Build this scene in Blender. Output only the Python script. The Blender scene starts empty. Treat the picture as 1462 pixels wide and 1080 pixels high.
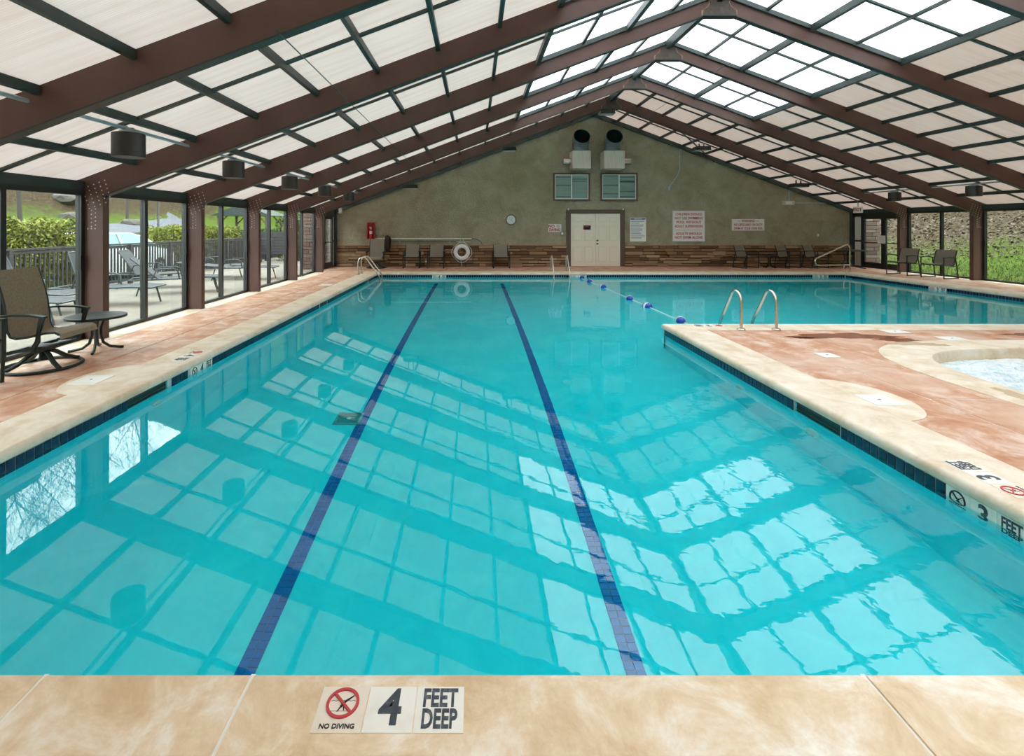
import bpy, math, random
from mathutils import Vector, Matrix
import numpy as np

# ------------------------------------------------------------------ camera, sky, exposure
SC = bpy.context.scene
COL = SC.collection
CAMH = 1.545
F = 722.0
cam_d = bpy.data.cameras.new('camera')
cam = bpy.data.objects.new('camera', cam_d)
COL.objects.link(cam)
cam.location = (0, 0, CAMH)
cam.rotation_euler = (math.pi / 2, 0, 0)
cam_d.sensor_width = 36.0
cam_d.lens = F / 1462 * 36.0
cam_d.shift_x = (731 - 678) / 1462
cam_d.shift_y = -(540 - 323) / 1462
cam_d.clip_start = 0.05
cam_d.clip_end = 400
SC.camera = cam

world = bpy.data.worlds.new('overcast_sky')
SC.world = world
world.use_nodes = True
bg = world.node_tree.nodes['Background']
bg.inputs['Color'].default_value = (0.93, 0.97, 1.0, 1)
bg.inputs['Strength'].default_value = 5.0

SC.view_settings.view_transform = 'Standard'
SC.view_settings.look = 'None'
SC.view_settings.gamma = 1.0
SC.view_settings.use_curve_mapping = False
SC.view_settings.exposure = 0.85
SC.cycles.max_bounces = 14
SC.cycles.diffuse_bounces = 6
SC.cycles.transparent_max_bounces = 16
SC.cycles.caustics_refractive = True
SC.cycles.caustics_reflective = True

random.seed(7)
rng = np.random.default_rng(7)
PI = math.pi

# ------------------------------------------------------------------ helpers
class MB:
    """collects shapes, then becomes ONE mesh object"""
    def __init__(s):
        s.v = []; s.f = []
    def add(s, vs, fs):
        o = len(s.v)
        s.v += [tuple(v) for v in vs]
        s.f += [tuple(i + o for i in f) for f in fs]
        return s
    def box(s, x0, x1, y0, y1, z0, z1):
        return s.add([(x0,y0,z0),(x1,y0,z0),(x1,y1,z0),(x0,y1,z0),(x0,y0,z1),(x1,y0,z1),(x1,y1,z1),(x0,y1,z1)],
                     [(0,3,2,1),(4,5,6,7),(0,1,5,4),(1,2,6,5),(2,3,7,6),(3,0,4,7)])
    def cbox(s, x0, x1, y0, y1, z0, z1, c=0.01):
        """box with chamfered edges"""
        vs = []; idx = {}
        X = (x0, x1); Y = (y0, y1); Z = (z0, z1)
        for i in (0,1):
            for j in (0,1):
                for k in (0,1):
                    sx = c if i == 0 else -c; sy = c if j == 0 else -c; sz = c if k == 0 else -c
                    idx[i,j,k,'x'] = len(vs); vs.append((X[i], Y[j]+sy, Z[k]+sz))
                    idx[i,j,k,'y'] = len(vs); vs.append((X[i]+sx, Y[j], Z[k]+sz))
                    idx[i,j,k,'z'] = len(vs); vs.append((X[i]+sx, Y[j]+sy, Z[k]))
        fs = []
        for i in (0,1):
            q = [idx[i,0,0,'x'], idx[i,1,0,'x'], idx[i,1,1,'x'], idx[i,0,1,'x']]; fs.append(q if i else q[::-1])
            q = [idx[0,i,0,'y'], idx[0,i,1,'y'], idx[1,i,1,'y'], idx[1,i,0,'y']]; fs.append(q if i else q[::-1])
            q = [idx[0,0,i,'z'], idx[1,0,i,'z'], idx[1,1,i,'z'], idx[0,1,i,'z']]; fs.append(q if i else q[::-1])
        for i in (0,1):
            for j in (0,1):
                q = [idx[i,j,0,'x'], idx[i,j,1,'x'], idx[i,j,1,'y'], idx[i,j,0,'y']]; fs.append(q if (i + j) % 2 else q[::-1])
                q = [idx[0,i,j,'y'], idx[1,i,j,'y'], idx[1,i,j,'z'], idx[0,i,j,'z']]; fs.append(q if (i + j) % 2 else q[::-1])
                q = [idx[i,0,j,'z'], idx[i,1,j,'z'], idx[i,1,j,'x'], idx[i,0,j,'x']]; fs.append(q if (i + j) % 2 else q[::-1])
                for k in (0,1):
                    t = [idx[i,j,k,'x'], idx[i,j,k,'y'], idx[i,j,k,'z']]; fs.append(t if (i+j+k) % 2 else t[::-1])
        return s.add(vs, fs)
    def prism(s, pts, a, b, axis='z'):
        """extrude a 2-D outline from a to b along an axis. y: pts are (x,z); x: pts are (y,z); z: (x,y)"""
        n = len(pts)
        def m(p, t):
            return (p[0], p[1], t) if axis == 'z' else ((p[0], t, p[1]) if axis == 'y' else (t, p[0], p[1]))
        vs = [m(p, a) for p in pts] + [m(p, b) for p in pts]
        fs = [tuple(range(n))[::-1], tuple(range(n, 2*n))]
        for i in range(n):
            j = (i + 1) % n
            fs.append((i, j, n + j, n + i))
        return s.add(vs, fs)
    def tube(s, path, r, n=8, caps=True, closed=False):
        path = [Vector(p) for p in path]; N = len(path)
        rr = r if isinstance(r, (list, tuple)) else [r] * N
        up = None; rings = []
        for i, p in enumerate(path):
            if closed:
                t = (path[(i+1) % N] - path[i-1]).normalized()
            else:
                t = (path[min(i+1, N-1)] - path[max(i-1, 0)]).normalized()
            if up is None:
                up = Vector((0,0,1)) if abs(t.z) < .9 else Vector((1,0,0))
            side = t.cross(up)
            if side.length < 1e-4:
                up = Vector((0,1,0)); side = t.cross(up)
            side.normalize(); up = side.cross(t).normalized()
            ph = PI / n
            rings.append([p + (side * math.cos(2*PI*k/n + ph) + up * math.sin(2*PI*k/n + ph)) * rr[i] for k in range(n)])
        vs = [v for ring in rings for v in ring]; fs = []
        for i in range(N if closed else N - 1):
            a = i * n; b = ((i + 1) % N) * n
            for k in range(n):
                k2 = (k + 1) % n
                fs.append((a + k, a + k2, b + k2, b + k))
        if caps and not closed:
            fs.append(tuple(range(n))[::-1]); fs.append(tuple(range((N-1)*n, N*n)))
        return s.add(vs, fs)
    def lathe(s, prof, c=(0,0,0), n=24, axis='z'):
        """prof: (radius, height) pairs around an axis through c"""
        vs = []; fs = []
        for r, h in prof:
            for k in range(n):
                a = 2*PI*k/n; x, y = r*math.cos(a), r*math.sin(a)
                p = (x, y, h) if axis == 'z' else ((x, h, y) if axis == 'y' else (h, x, y))
                vs.append((p[0]+c[0], p[1]+c[1], p[2]+c[2]))
        for i in range(len(prof) - 1):
            for k in range(n):
                k2 = (k+1) % n
                fs.append((i*n+k, i*n+k2, (i+1)*n+k2, (i+1)*n+k))
        if prof[0][0] > 1e-6: fs.append(tuple(range(n))[::-1])
        if prof[-1][0] > 1e-6: fs.append(tuple(range((len(prof)-1)*n, len(prof)*n)))
        return s.add(vs, fs)
    def strip(s, prof, x0, x1, th):
        """sheet of fabric: profile in (y,z), width x0..x1, thickness th"""
        n = len(prof); P = [Vector((0, p[0], p[1])) for p in prof]
        nr = []
        for i in range(n):
            t = P[min(i+1,n-1)] - P[max(i-1,0)]; t.normalize()
            nr.append(Vector((0, -t.z, t.y)))
        out = [(P[i] + nr[i]*th/2) for i in range(n)] + [(P[i] - nr[i]*th/2) for i in range(n)][::-1]
        return s.prism([(p.y, p.z) for p in out], x0, x1, 'x')
    def build(s, name, m, parent=None, smooth=False, loc=None):
        me = bpy.data.meshes.new(name)
        me.from_pydata(s.v, [], s.f)
        return link(name, me, m, parent, smooth, loc)

def fix_normals(me):
    import bmesh
    b = bmesh.new(); b.from_mesh(me); bmesh.ops.recalc_face_normals(b, faces=b.faces); b.to_mesh(me); b.free()

def link(name, me, m, parent=None, smooth=False, loc=None, fix=True):
    if fix: fix_normals(me)
    if m is not None: me.materials.append(m)
    o = bpy.data.objects.new(name, me); COL.objects.link(o)
    if parent is not None: o.parent = parent
    if loc: o.location = loc
    if smooth:
        me.polygons.foreach_set('use_smooth', [True] * len(me.polygons))
        try:
            me.set_sharp_from_angle(angle=math.radians(40))
        except Exception:
            pass
    me.update()
    return o

def empty(name, loc=(0,0,0), rz=0.0, parent=None):
    o = bpy.data.objects.new(name, None); COL.objects.link(o)
    o.empty_display_size = 0.1
    o.location = loc; o.rotation_euler = (0, 0, rz)
    if parent is not None: o.parent = parent
    return o

def tag(o, label, cat, group=None, kind=None):
    o['label'] = label; o['category'] = cat
    if group: o['group'] = group
    if kind: o['kind'] = kind
    return o

def struct(o, label=None, cat=None):
    o['kind'] = 'structure'
    if label: o['label'] = label
    if cat: o['category'] = cat
    return o

def copy_tree(o, parent=None):
    c = o.copy(); COL.objects.link(c); c.parent = parent
    for ch in list(o.children):
        copy_tree(ch, c)
    return c

def inst(name, me, parent, loc, scale=(1,1,1), rot=(0,0,0)):
    o = bpy.data.objects.new(name, me); COL.objects.link(o); o.parent = parent
    o.location = loc; o.scale = scale; o.rotation_euler = rot
    return o

def text_mesh(txt, size, bold=0.0, sx=1.0, align='CENTER', spacing=1.0, extrude=0.0008):
    cu = bpy.data.curves.new('lettering', 'FONT')
    cu.body = txt; cu.size = size; cu.align_x = align; cu.align_y = 'CENTER'
    cu.offset = bold; cu.extrude = extrude; cu.space_line = spacing; cu.resolution_u = 3
    ob = bpy.data.objects.new('lettering', cu); COL.objects.link(ob)
    dg = bpy.context.evaluated_depsgraph_get(); dg.update()
    me = bpy.data.meshes.new_from_object(ob.evaluated_get(dg))
    bpy.data.objects.remove(ob); bpy.data.curves.remove(cu)
    if sx != 1.0:
        me.transform(Matrix.Diagonal((sx, 1, 1, 1)))
    return me

def lettering(txt, size, m, parent, mat4, bold=0.0, sx=1.0, spacing=1.0, name='lettering'):
    me = text_mesh(txt, size, bold, sx, 'CENTER', spacing)
    me.transform(mat4)
    me.materials.clear()
    return link(name, me, m, parent, fix=False)

def frame4(o, right, up):
    """matrix that lays text (x right, y up) at o with the given axes"""
    r = Vector(right).normalized(); u = Vector(up).normalized(); n = r.cross(u)
    return Matrix(((r.x,u.x,n.x,o[0]),(r.y,u.y,n.y,o[1]),(r.z,u.z,n.z,o[2]),(0,0,0,1)))

# ------------------------------------------------------------------ materials
def pmat(name, col, rough=0.5, metal=0.0, var=None, bump=None, spec=0.5, rnd=None, coat=0.0):
    """var=(scale, colour2, lo, hi [, stretch]); bump=(scale, strength, distance); rnd=list of colours picked per object"""
    m = bpy.data.materials.new(name); m.use_nodes = True
    nt = m.node_tree; b = nt.nodes['Principled BSDF']
    b.inputs['Base Color'].default_value = (*col, 1); b.inputs['Roughness'].default_value = rough
    b.inputs['Metallic'].default_value = metal; b.inputs['Specular IOR Level'].default_value = spec
    b.inputs['Coat Weight'].default_value = coat
    tc = None
    if var or bump:
        tc = nt.nodes.new('ShaderNodeTexCoord')
    src = None
    if rnd:
        oi = nt.nodes.new('ShaderNodeObjectInfo'); cr = nt.nodes.new('ShaderNodeValToRGB')
        cr.color_ramp.interpolation = 'LINEAR'
        while len(cr.color_ramp.elements) < len(rnd): cr.color_ramp.elements.new(0.5)
        for i, c in enumerate(rnd):
            cr.color_ramp.elements[i].position = i / (len(rnd) - 1); cr.color_ramp.elements[i].color = (*c, 1)
        nt.links.new(oi.outputs['Random'], cr.inputs['Fac']); src = cr.outputs['Color']
    if var:
        no = nt.nodes.new('ShaderNodeTexNoise'); no.inputs['Scale'].default_value = var[0]
        no.inputs['Detail'].default_value = 6; no.inputs['Roughness'].default_value = 0.6
        no.inputs['Distortion'].default_value = 0.6
        mr = nt.nodes.new('ShaderNodeMapRange'); mr.inputs['From Min'].default_value = var[2]; mr.inputs['From Max'].default_value = var[3]
        mx = nt.nodes.new('ShaderNodeMix'); mx.data_type = 'RGBA'
        if len(var) > 4:
            mp = nt.nodes.new('ShaderNodeMapping'); mp.inputs['Scale'].default_value = var[4]
            nt.links.new(tc.outputs['Object'], mp.inputs['Vector']); nt.links.new(mp.outputs['Vector'], no.inputs['Vector'])
        else:
            nt.links.new(tc.outputs['Object'], no.inputs['Vector'])
        nt.links.new(no.outputs['Fac'], mr.inputs['Value']); nt.links.new(mr.outputs['Result'], mx.inputs['Factor'])
        if src: nt.links.new(src, mx.inputs['A'])
        else: mx.inputs['A'].default_value = (*col, 1)
        mx.inputs['B'].default_value = (*var[1], 1)
        src = mx.outputs['Result']
    if src: nt.links.new(src, b.inputs['Base Color'])
    if bump:
        n2 = nt.nodes.new('ShaderNodeTexNoise'); n2.inputs['Scale'].default_value = bump[0]; n2.inputs['Detail'].default_value = 4
        bp = nt.nodes.new('ShaderNodeBump'); bp.inputs['Strength'].default_value = bump[1]; bp.inputs['Distance'].default_value = bump[2]
        nt.links.new(tc.outputs['Object'], n2.inputs['Vector'])
        nt.links.new(n2.outputs['Fac'], bp.inputs['Height']); nt.links.new(bp.outputs['Normal'], b.inputs['Normal'])
    return m

def three_tone(name, cols, scale, rough, bump, stain=None, stretch=(1,1,1)):
    """mottled stone-like surface of three colours"""
    m = pmat(name, cols[0], rough, bump=bump, spec=0.3)
    nt = m.node_tree; b = nt.nodes['Principled BSDF']
    tc = nt.nodes.new('ShaderNodeTexCoord'); mp = nt.nodes.new('ShaderNodeMapping'); mp.inputs['Scale'].default_value = stretch
    no = nt.nodes.new('ShaderNodeTexNoise'); no.inputs['Scale'].default_value = scale; no.inputs['Detail'].default_value = 12
    no.inputs['Roughness'].default_value = 0.70; no.inputs['Distortion'].default_value = 0.45
    cr = nt.nodes.new('ShaderNodeValToRGB'); e = cr.color_ramp.elements
    e[0].position = 0.37; e[0].color = (*cols[0], 1); e[1].position = 0.63; e[1].color = (*cols[2], 1)
    k = e.new(0.5); k.color = (*cols[1], 1)
    nt.links.new(tc.outputs['Object'], mp.inputs['Vector']); nt.links.new(mp.outputs['Vector'], no.inputs['Vector'])
    nt.links.new(no.outputs['Fac'], cr.inputs['Fac'])
    out = cr.outputs['Color']
    if stain:
        n2 = nt.nodes.new('ShaderNodeTexNoise'); n2.inputs['Scale'].default_value = stain[0]; n2.inputs['Detail'].default_value = 5
        mr = nt.nodes.new('ShaderNodeMapRange'); mr.inputs['From Min'].default_value = stain[2]; mr.inputs['From Max'].default_value = stain[3]
        mx = nt.nodes.new('ShaderNodeMix'); mx.data_type = 'RGBA'; mx.inputs['B'].default_value = (*stain[1], 1)
        nt.links.new(tc.outputs['Object'], n2.inputs['Vector']); nt.links.new(n2.outputs['Fac'], mr.inputs['Value'])
        nt.links.new(mr.outputs['Result'], mx.inputs['Factor']); nt.links.new(out, mx.inputs['A']); out = mx.outputs['Result']
    nt.links.new(out, b.inputs['Base Color'])
    return m

M = {}
M['beige'] = three_tone('sandstone_stamped_concrete', [(.68,.48,.28),(.81,.63,.43),(.93,.86,.75)], 3.2, .55, (16, .5, .012))
M['beige2'] = three_tone('pale_coping_concrete', [(.66,.51,.35),(.76,.64,.49),(.84,.75,.63)], 2.6, .5, (18, .2, .006))
M['brown'] = three_tone('red_brown_stamped_concrete', [(.48,.21,.11),(.58,.315,.195),(.73,.55,.45)], 3.4, .5, (11, .5, .012), stain=(.8, (.68,.48,.36), .50, .75), stretch=(1,.85,1))
M['dust'] = pmat('deck_underlay', (.62,.5,.36), .9)
M['white_lid'] = pmat('white_plastic', (.86,.84,.78), .4)
M['steel'] = pmat('brown_painted_steel', (.098,.050,.040), .5, var=(1.3, (.125,.066,.054), .4, .7), spec=.35)
M['steel_edge'] = pmat('dark_steel_edge', (.030,.030,.026), .5)
M['green'] = pmat('dark_green_painted_metal', (.028,.044,.040), .42, var=(3, (.045,.06,.055), .45, .75))
M['bronze'] = pmat('black_bronze_aluminium', (.018,.019,.018), .35)
M['rivet'] = pmat('zinc_bolt_heads', (.62,.58,.52), .4)
M['gusset'] = pmat('bare_rusted_plate', (.055,.042,.036), .7, var=(9, (.09,.06,.045), .45, .65))
M['rust'] = pmat('tan_rust_edge', (.30,.19,.12), .8, var=(14, (.16,.08,.06), .45, .6))
M['stucco'] = three_tone('olive_stucco', [(.31,.275,.185),(.365,.33,.23),(.41,.375,.27)], 1.6, .9, (17, 1.0, .075), stain=(.45, (.26,.25,.12), .58, .85))
M['stone'] = pmat('ledge_stone', (.3,.18,.1), .85, var=(22, (.12,.07,.04), .5, .8), bump=(40, .5, .01),
                  rnd=[(.09,.05,.03),(.42,.26,.14),(.20,.105,.05),(.58,.42,.26),(.26,.14,.07),(.12,.065,.04),(.50,.34,.20),(.30,.16,.08),(.16,.09,.05),(.36,.22,.12)])
M['pier_stone'] = pmat('pier_ledge_stone', (.1,.07,.05), .85, var=(18, (.06,.045,.035), .5, .8),
                       rnd=[(.07,.045,.035),(.13,.09,.07),(.10,.05,.04),(.17,.13,.10),(.09,.065,.05)])
M['mortar'] = pmat('dark_mortar', (.05,.032,.02), .95)
M['cap'] = pmat('sandstone_cap', (.42,.30,.18), .8, var=(10, (.33,.22,.12), .4, .7))
M['trim_brown'] = pmat('brown_wood_trim', (.10,.066,.045), .6)
M['door_white'] = pmat('cream_door_paint', (.78,.74,.62), .45)
M['white'] = pmat('white_paint', (.80,.79,.74), .45)
M['offwhite'] = pmat('off_white_enamel', (.62,.58,.48), .45, var=(6, (.5,.47,.4), .45, .7, (3,3,.3)))
M['galv'] = pmat('galvanised_duct', (.20,.25,.27), .4, .5, var=(30, (.13,.17,.19), .4, .7))
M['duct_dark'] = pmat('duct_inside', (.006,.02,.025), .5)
M['chrome'] = pmat('brushed_stainless', (.62,.57,.50), .24, 1.0)
M['conduit'] = pmat('pale_conduit', (.42,.52,.56), .4, .3)
M['lamp_body'] = pmat('dark_bronze_lamp_body', (.035,.030,.026), .4)
M['lamp_lens'] = pmat('frosted_lamp_lens', (.60,.72,.69), .25)
M['sling'] = pmat('taupe_sling_mesh', (.20,.155,.10), .8, var=(60, (.26,.205,.135), .4, .6), bump=(220, .5, .002))
M['sling_grey'] = pmat('grey_sling_mesh', (.20,.17,.135), .8, var=(60, (.25,.215,.17), .4, .6))
M['frame_green'] = pmat('black_green_chair_frame', (.010,.020,.017), .5)
M['sling_out'] = pmat('outdoor_grey_sling', (.022,.022,.026), .7, var=(80, (.03,.03,.035), .4, .6))
M['frame_out'] = pmat('outdoor_teal_grey_frame', (.022,.032,.035), .4)
M['red'] = pmat('fire_red', (.48,.012,.02), .35)
M['red_text'] = pmat('red_print', (.42,.02,.03), .5)
M['black'] = pmat('black_print', (.02,.02,.025), .5)
M['worn_black'] = pmat('worn_black_print', (.045,.055,.07), .6, var=(30, (.16,.18,.2), .5, .75))
M['blue_text'] = pmat('blue_print', (.03,.06,.3), .5)
M['grey_text'] = pmat('grey_print', (.35,.37,.42), .6)
M['sign_white'] = pmat('sign_white', (.78,.76,.74), .4)
M['tile_white'] = pmat('white_ceramic', (.90,.87,.79), .3, var=(9, (.82,.76,.66), .5, .8))
M['tile_pink'] = pmat('faded_ceramic', (.84,.74,.62), .35, var=(9, (.78,.64,.50), .5, .8))
M['sign_red'] = pmat('no_diving_red', (.55,.05,.06), .45)
M['navy'] = pmat('navy_ceramic', (.006,.013,.055), .18, rnd=[(.004,.010,.045),(.007,.018,.07),(.005,.012,.05)])
M['lane'] = pmat('blue_lane_ceramic', (.01,.05,.24), .25, rnd=[(.003,.13,.42),(.004,.17,.54),(.003,.15,.47)])
M['grout'] = pmat('grey_grout', (.50,.54,.56), .8)
M['lane_grout'] = pmat('lane_grout', (.14,.24,.36), .8)
M['plaster'] = pmat('pool_plaster', (.12,.91,.985), .8, var=(1.6, (.20,.95,.99), .45, .62), bump=(6,.1,.01))
M['rope'] = pmat('white_rope', (.8,.8,.78), .7)
M['float_blue'] = pmat('blue_float', (.008,.055,.36), .3)
M['float_white'] = pmat('white_float', (.82,.84,.86), .35)
M['patio'] = pmat('patio_concrete', (.17,.148,.118), .9, var=(2.5, (.205,.183,.152), .4, .7))
M['fence'] = pmat('weathered_grey_fence', (.030,.029,.028), .7, var=(12, (.040,.039,.037), .4, .7))
M['asphalt'] = pmat('pale_asphalt', (.085,.09,.105), .9)
M['car_white'] = pmat('white_car_paint', (.72,.76,.78), .25, coat=.6)
M['car_glass'] = pmat('teal_car_glass', (.10,.22,.22), .08)
M['tyre'] = pmat('black_rubber', (.015,.015,.015), .8)
M['rock'] = pmat('pale_rock', (.10,.09,.075), .9, var=(3, (.06,.055,.045), .4, .7))
M['bark'] = pmat('grey_bark', (.055,.047,.038), .95)
M['tealtop'] = pmat('dark_green_table_glass', (.02,.09,.07), .15)
M['hose'] = pmat('dark_brown_hose', (.035,.015,.012), .6)
M['clockface'] = pmat('clock_face', (.72,.78,.78), .3)
M['blue_metal'] = pmat('blue_anodised_tube', (.08,.13,.22), .35, .5)
M['wet'] = pmat('wet_concrete', (.26,.085,.04), .12, var=(5, (.36,.14,.08), .4, .7))
M['wet_beige'] = pmat('wet_sandstone', (.66,.50,.33), .2)
M['drain'] = pmat('drain_cover', (.34,.40,.40), .5)
M['grate'] = pmat('drain_grate', (.05,.07,.07), .5)

def hedge_mat(name, a, b, c):
    m = pmat(name, a, .6)
    nt = m.node_tree; bs = nt.nodes['Principled BSDF']
    g = nt.nodes.new('ShaderNodeTexCoord'); no = nt.nodes.new('ShaderNodeTexNoise'); no.inputs['Scale'].default_value = 9; no.inputs['Detail'].default_value = 4
    cr = nt.nodes.new('ShaderNodeValToRGB'); e = cr.color_ramp.elements
    e[0].position = .35; e[0].color = (*a, 1); e[1].position = .66; e[1].color = (*c, 1); k = e.new(.5); k.color = (*b, 1)
    nt.links.new(g.outputs['Object'], no.inputs['Vector']); nt.links.new(no.outputs['Fac'], cr.inputs['Fac']); nt.links.new(cr.outputs['Color'], bs.inputs['Base Color'])
    return m
M['hedge'] = hedge_mat('hedge_leaves', (.06,.085,.006), (.14,.165,.011), (.23,.225,.022))
M['bush'] = hedge_mat('bush_leaves', (.018,.04,.006), (.035,.07,.009), (.07,.11,.017))
M['blade'] = hedge_mat('grass_blades', (.045,.075,.007), (.07,.105,.010), (.10,.125,.020))

def hill_mat(name, mode):
    m = bpy.data.materials.new(name); m.use_nodes = True; nt = m.node_tree; b = nt.nodes['Principled BSDF']
    b.inputs['Roughness'].default_value = .95; b.inputs['Specular IOR Level'].default_value = .1
    tc = nt.nodes.new('ShaderNodeTexCoord')
    def ramp(scale, cols, det=6, rough=.65):
        n = nt.nodes.new('ShaderNodeTexNoise'); n.inputs['Scale'].default_value = scale; n.inputs['Detail'].default_value = det; n.inputs['Roughness'].default_value = rough
        cr = nt.nodes.new('ShaderNodeValToRGB'); e = cr.color_ramp.elements
        e[0].position = .32; e[0].color = (*cols[0], 1); e[1].position = .68; e[1].color = (*cols[2], 1); k = e.new(.5); k.color = (*cols[1], 1)
        nt.links.new(tc.outputs['Object'], n.inputs['Vector']); nt.links.new(n.outputs['Fac'], cr.inputs['Fac'])
        return n, cr.outputs['Color']
    _, grass = ramp(3.5, [(.034,.062,.006),(.055,.088,.009),(.085,.105,.018)])
    _, leaf = ramp(6, [(.016,.013,.006),(.048,.034,.018),(.10,.075,.05)], 8, .75)
    sx = nt.nodes.new('ShaderNodeSeparateXYZ'); nt.links.new(tc.outputs['Object'], sx.inputs[0])
    n = nt.nodes.new('ShaderNodeTexNoise'); n.inputs['Scale'].default_value = .8; n.inputs['Detail'].default_value = 6; n.inputs['Roughness'].default_value = .7
    nt.links.new(tc.outputs['Object'], n.inputs['Vector'])
    # boundary coordinate: distance from the lawn edge + a little noise
    comb = nt.nodes.new('ShaderNodeVectorMath'); comb.operation = 'DOT_PRODUCT'
    comb.inputs[1].default_value = ((1, .22, 0) if mode == 'right' else (-1, .0, 0))
    nt.links.new(tc.outputs['Object'], comb.inputs[0])
    ma = nt.nodes.new('ShaderNodeMath'); ma.operation = 'MULTIPLY_ADD'; ma.inputs[1].default_value = (5.0 if mode == 'right' else 6.0)
    nt.links.new(n.outputs['Fac'], ma.inputs[0]); nt.links.new(comb.outputs['Value'], ma.inputs[2])
    mr = nt.nodes.new('ShaderNodeMapRange')
    lo, hi = ((23.2, 25.6) if mode == 'right' else (33.0, 35.0))
    mr.inputs['From Min'].default_value = lo; mr.inputs['From Max'].default_value = hi
    nt.links.new(ma.outputs[0], mr.inputs['Value'])
    mx = nt.nodes.new('ShaderNodeMix'); mx.data_type = 'RGBA'
    nt.links.new(mr.outputs['Result'], mx.inputs['Factor']); nt.links.new(grass, mx.inputs['A']); nt.links.new(leaf, mx.inputs['B'])
    nt.links.new(mx.outputs['Result'], b.inputs['Base Color'])
    return m
M['hill_r'] = hill_mat('grass_and_leaf_litter', 'right')
M['hill_l'] = hill_mat('lawn_and_leaf_litter', 'left')

def glass_mat(name, tint, ior=1.45, extra=0.0):
    m = bpy.data.materials.new(name); m.use_nodes = True; nt = m.node_tree
    for n in list(nt.nodes): nt.nodes.remove(n)
    o = nt.nodes.new('ShaderNodeOutputMaterial'); t = nt.nodes.new('ShaderNodeBsdfTransparent'); t.inputs['Color'].default_value = (*tint, 1)
    g = nt.nodes.new('ShaderNodeBsdfGlossy'); g.inputs['Roughness'].default_value = 0.0
    lw = nt.nodes.new('ShaderNodeLayerWeight'); lw.inputs['Blend'].default_value = .5
    pw = nt.nodes.new('ShaderNodeMath'); pw.operation = 'POWER'; pw.inputs[1].default_value = 5.0
    fr = nt.nodes.new('ShaderNodeMath'); fr.operation = 'MULTIPLY_ADD'; fr.inputs[1].default_value = .90; fr.inputs[2].default_value = .04
    nt.links.new(lw.outputs['Facing'], pw.inputs[0]); nt.links.new(pw.outputs[0], fr.inputs[0])
    mx = nt.nodes.new('ShaderNodeMixShader')
    nt.links.new(fr.outputs[0], mx.inputs[0]); nt.links.new(t.outputs[0], mx.inputs[1]); nt.links.new(g.outputs[0], mx.inputs[2])
    nt.links.new(mx.outputs[0], o.inputs[0])
    return m
M['glass'] = glass_mat('window_glass', (.84,.88,.86))
M['screen'] = glass_mat('insect_screen_glass', (.62,.64,.62))

def panel_mat(name, trans, clear, tint):
    """twin-wall polycarbonate: light comes through diffusely, fine ribs run down the slope"""
    m = bpy.data.materials.new(name); m.use_nodes = True; nt = m.node_tree
    for n in list(nt.nodes): nt.nodes.remove(n)
    o = nt.nodes.new('ShaderNodeOutputMaterial')
    tc = nt.nodes.new('ShaderNodeTexCoord')
    wv = nt.nodes.new('ShaderNodeTexWave'); wv.bands_direction = 'Y'; wv.inputs['Scale'].default_value = 13.0; wv.inputs['Distortion'].default_value = 0
    no = nt.nodes.new('ShaderNodeTexNoise'); no.inputs['Scale'].default_value = 1.5; no.inputs['Detail'].default_value = 5
    mp = nt.nodes.new('ShaderNodeMapping'); mp.inputs['Scale'].default_value = (.5, 9, 1)
    oi = nt.nodes.new('ShaderNodeObjectInfo')
    ad = nt.nodes.new('ShaderNodeVectorMath'); ad.operation = 'ADD'
    nt.links.new(tc.outputs['Object'], wv.inputs['Vector']); nt.links.new(tc.outputs['Object'], mp.inputs['Vector'])
    nt.links.new(mp.outputs[0], ad.inputs[0]); nt.links.new(oi.outputs['Location'], ad.inputs[1]); nt.links.new(ad.outputs[0], no.inputs['Vector'])
    m1 = nt.nodes.new('ShaderNodeMix'); m1.data_type = 'RGBA'; m1.inputs['A'].default_value = (*[c*.88 for c in tint], 1); m1.inputs['B'].default_value = (*tint, 1)
    nt.links.new(wv.outputs['Fac'], m1.inputs['Factor'])
    m2 = nt.nodes.new('ShaderNodeMix'); m2.data_type = 'RGBA'; m2.inputs['B'].default_value = (*[tint[0]*.86, tint[1]*.83, tint[2]*.80], 1)
    mr = nt.nodes.new('ShaderNodeMapRange'); mr.inputs['From Min'].default_value = .4; mr.inputs['From Max'].default_value = .75
    nt.links.new(no.outputs['Fac'], mr.inputs['Value']); nt.links.new(mr.outputs[0], m2.inputs['Factor']); nt.links.new(m1.outputs['Result'], m2.inputs['A'])
    tr = nt.nodes.new('ShaderNodeBsdfTranslucent'); df = nt.nodes.new('ShaderNodeBsdfDiffuse'); tp = nt.nodes.new('ShaderNodeBsdfTransparent')
    for s_ in (tr, df): nt.links.new(m2.outputs['Result'], s_.inputs['Color'])
    nt.links.new(m2.outputs['Result'], tp.inputs['Color'])
    a = nt.nodes.new('ShaderNodeMixShader'); a.inputs[0].default_value = trans
    nt.links.new(df.outputs[0], a.inputs[1]); nt.links.new(tr.outputs[0], a.inputs[2])
    c = nt.nodes.new('ShaderNodeMixShader'); c.inputs[0].default_value = clear
    nt.links.new(a.outputs[0], c.inputs[1]); nt.links.new(tp.outputs[0], c.inputs[2]); nt.links.new(c.outputs[0], o.inputs[0])
    return m
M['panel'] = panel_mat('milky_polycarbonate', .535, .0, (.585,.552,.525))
M['panel_dark'] = panel_mat('darker_polycarbonate', .515, .0, (.53,.475,.435))  # darker, browner copy of the milky panel, for the right slope
M['sky_panel'] = panel_mat('clear_polycarbonate', .85, .30, (.735,.76,.775))

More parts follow.
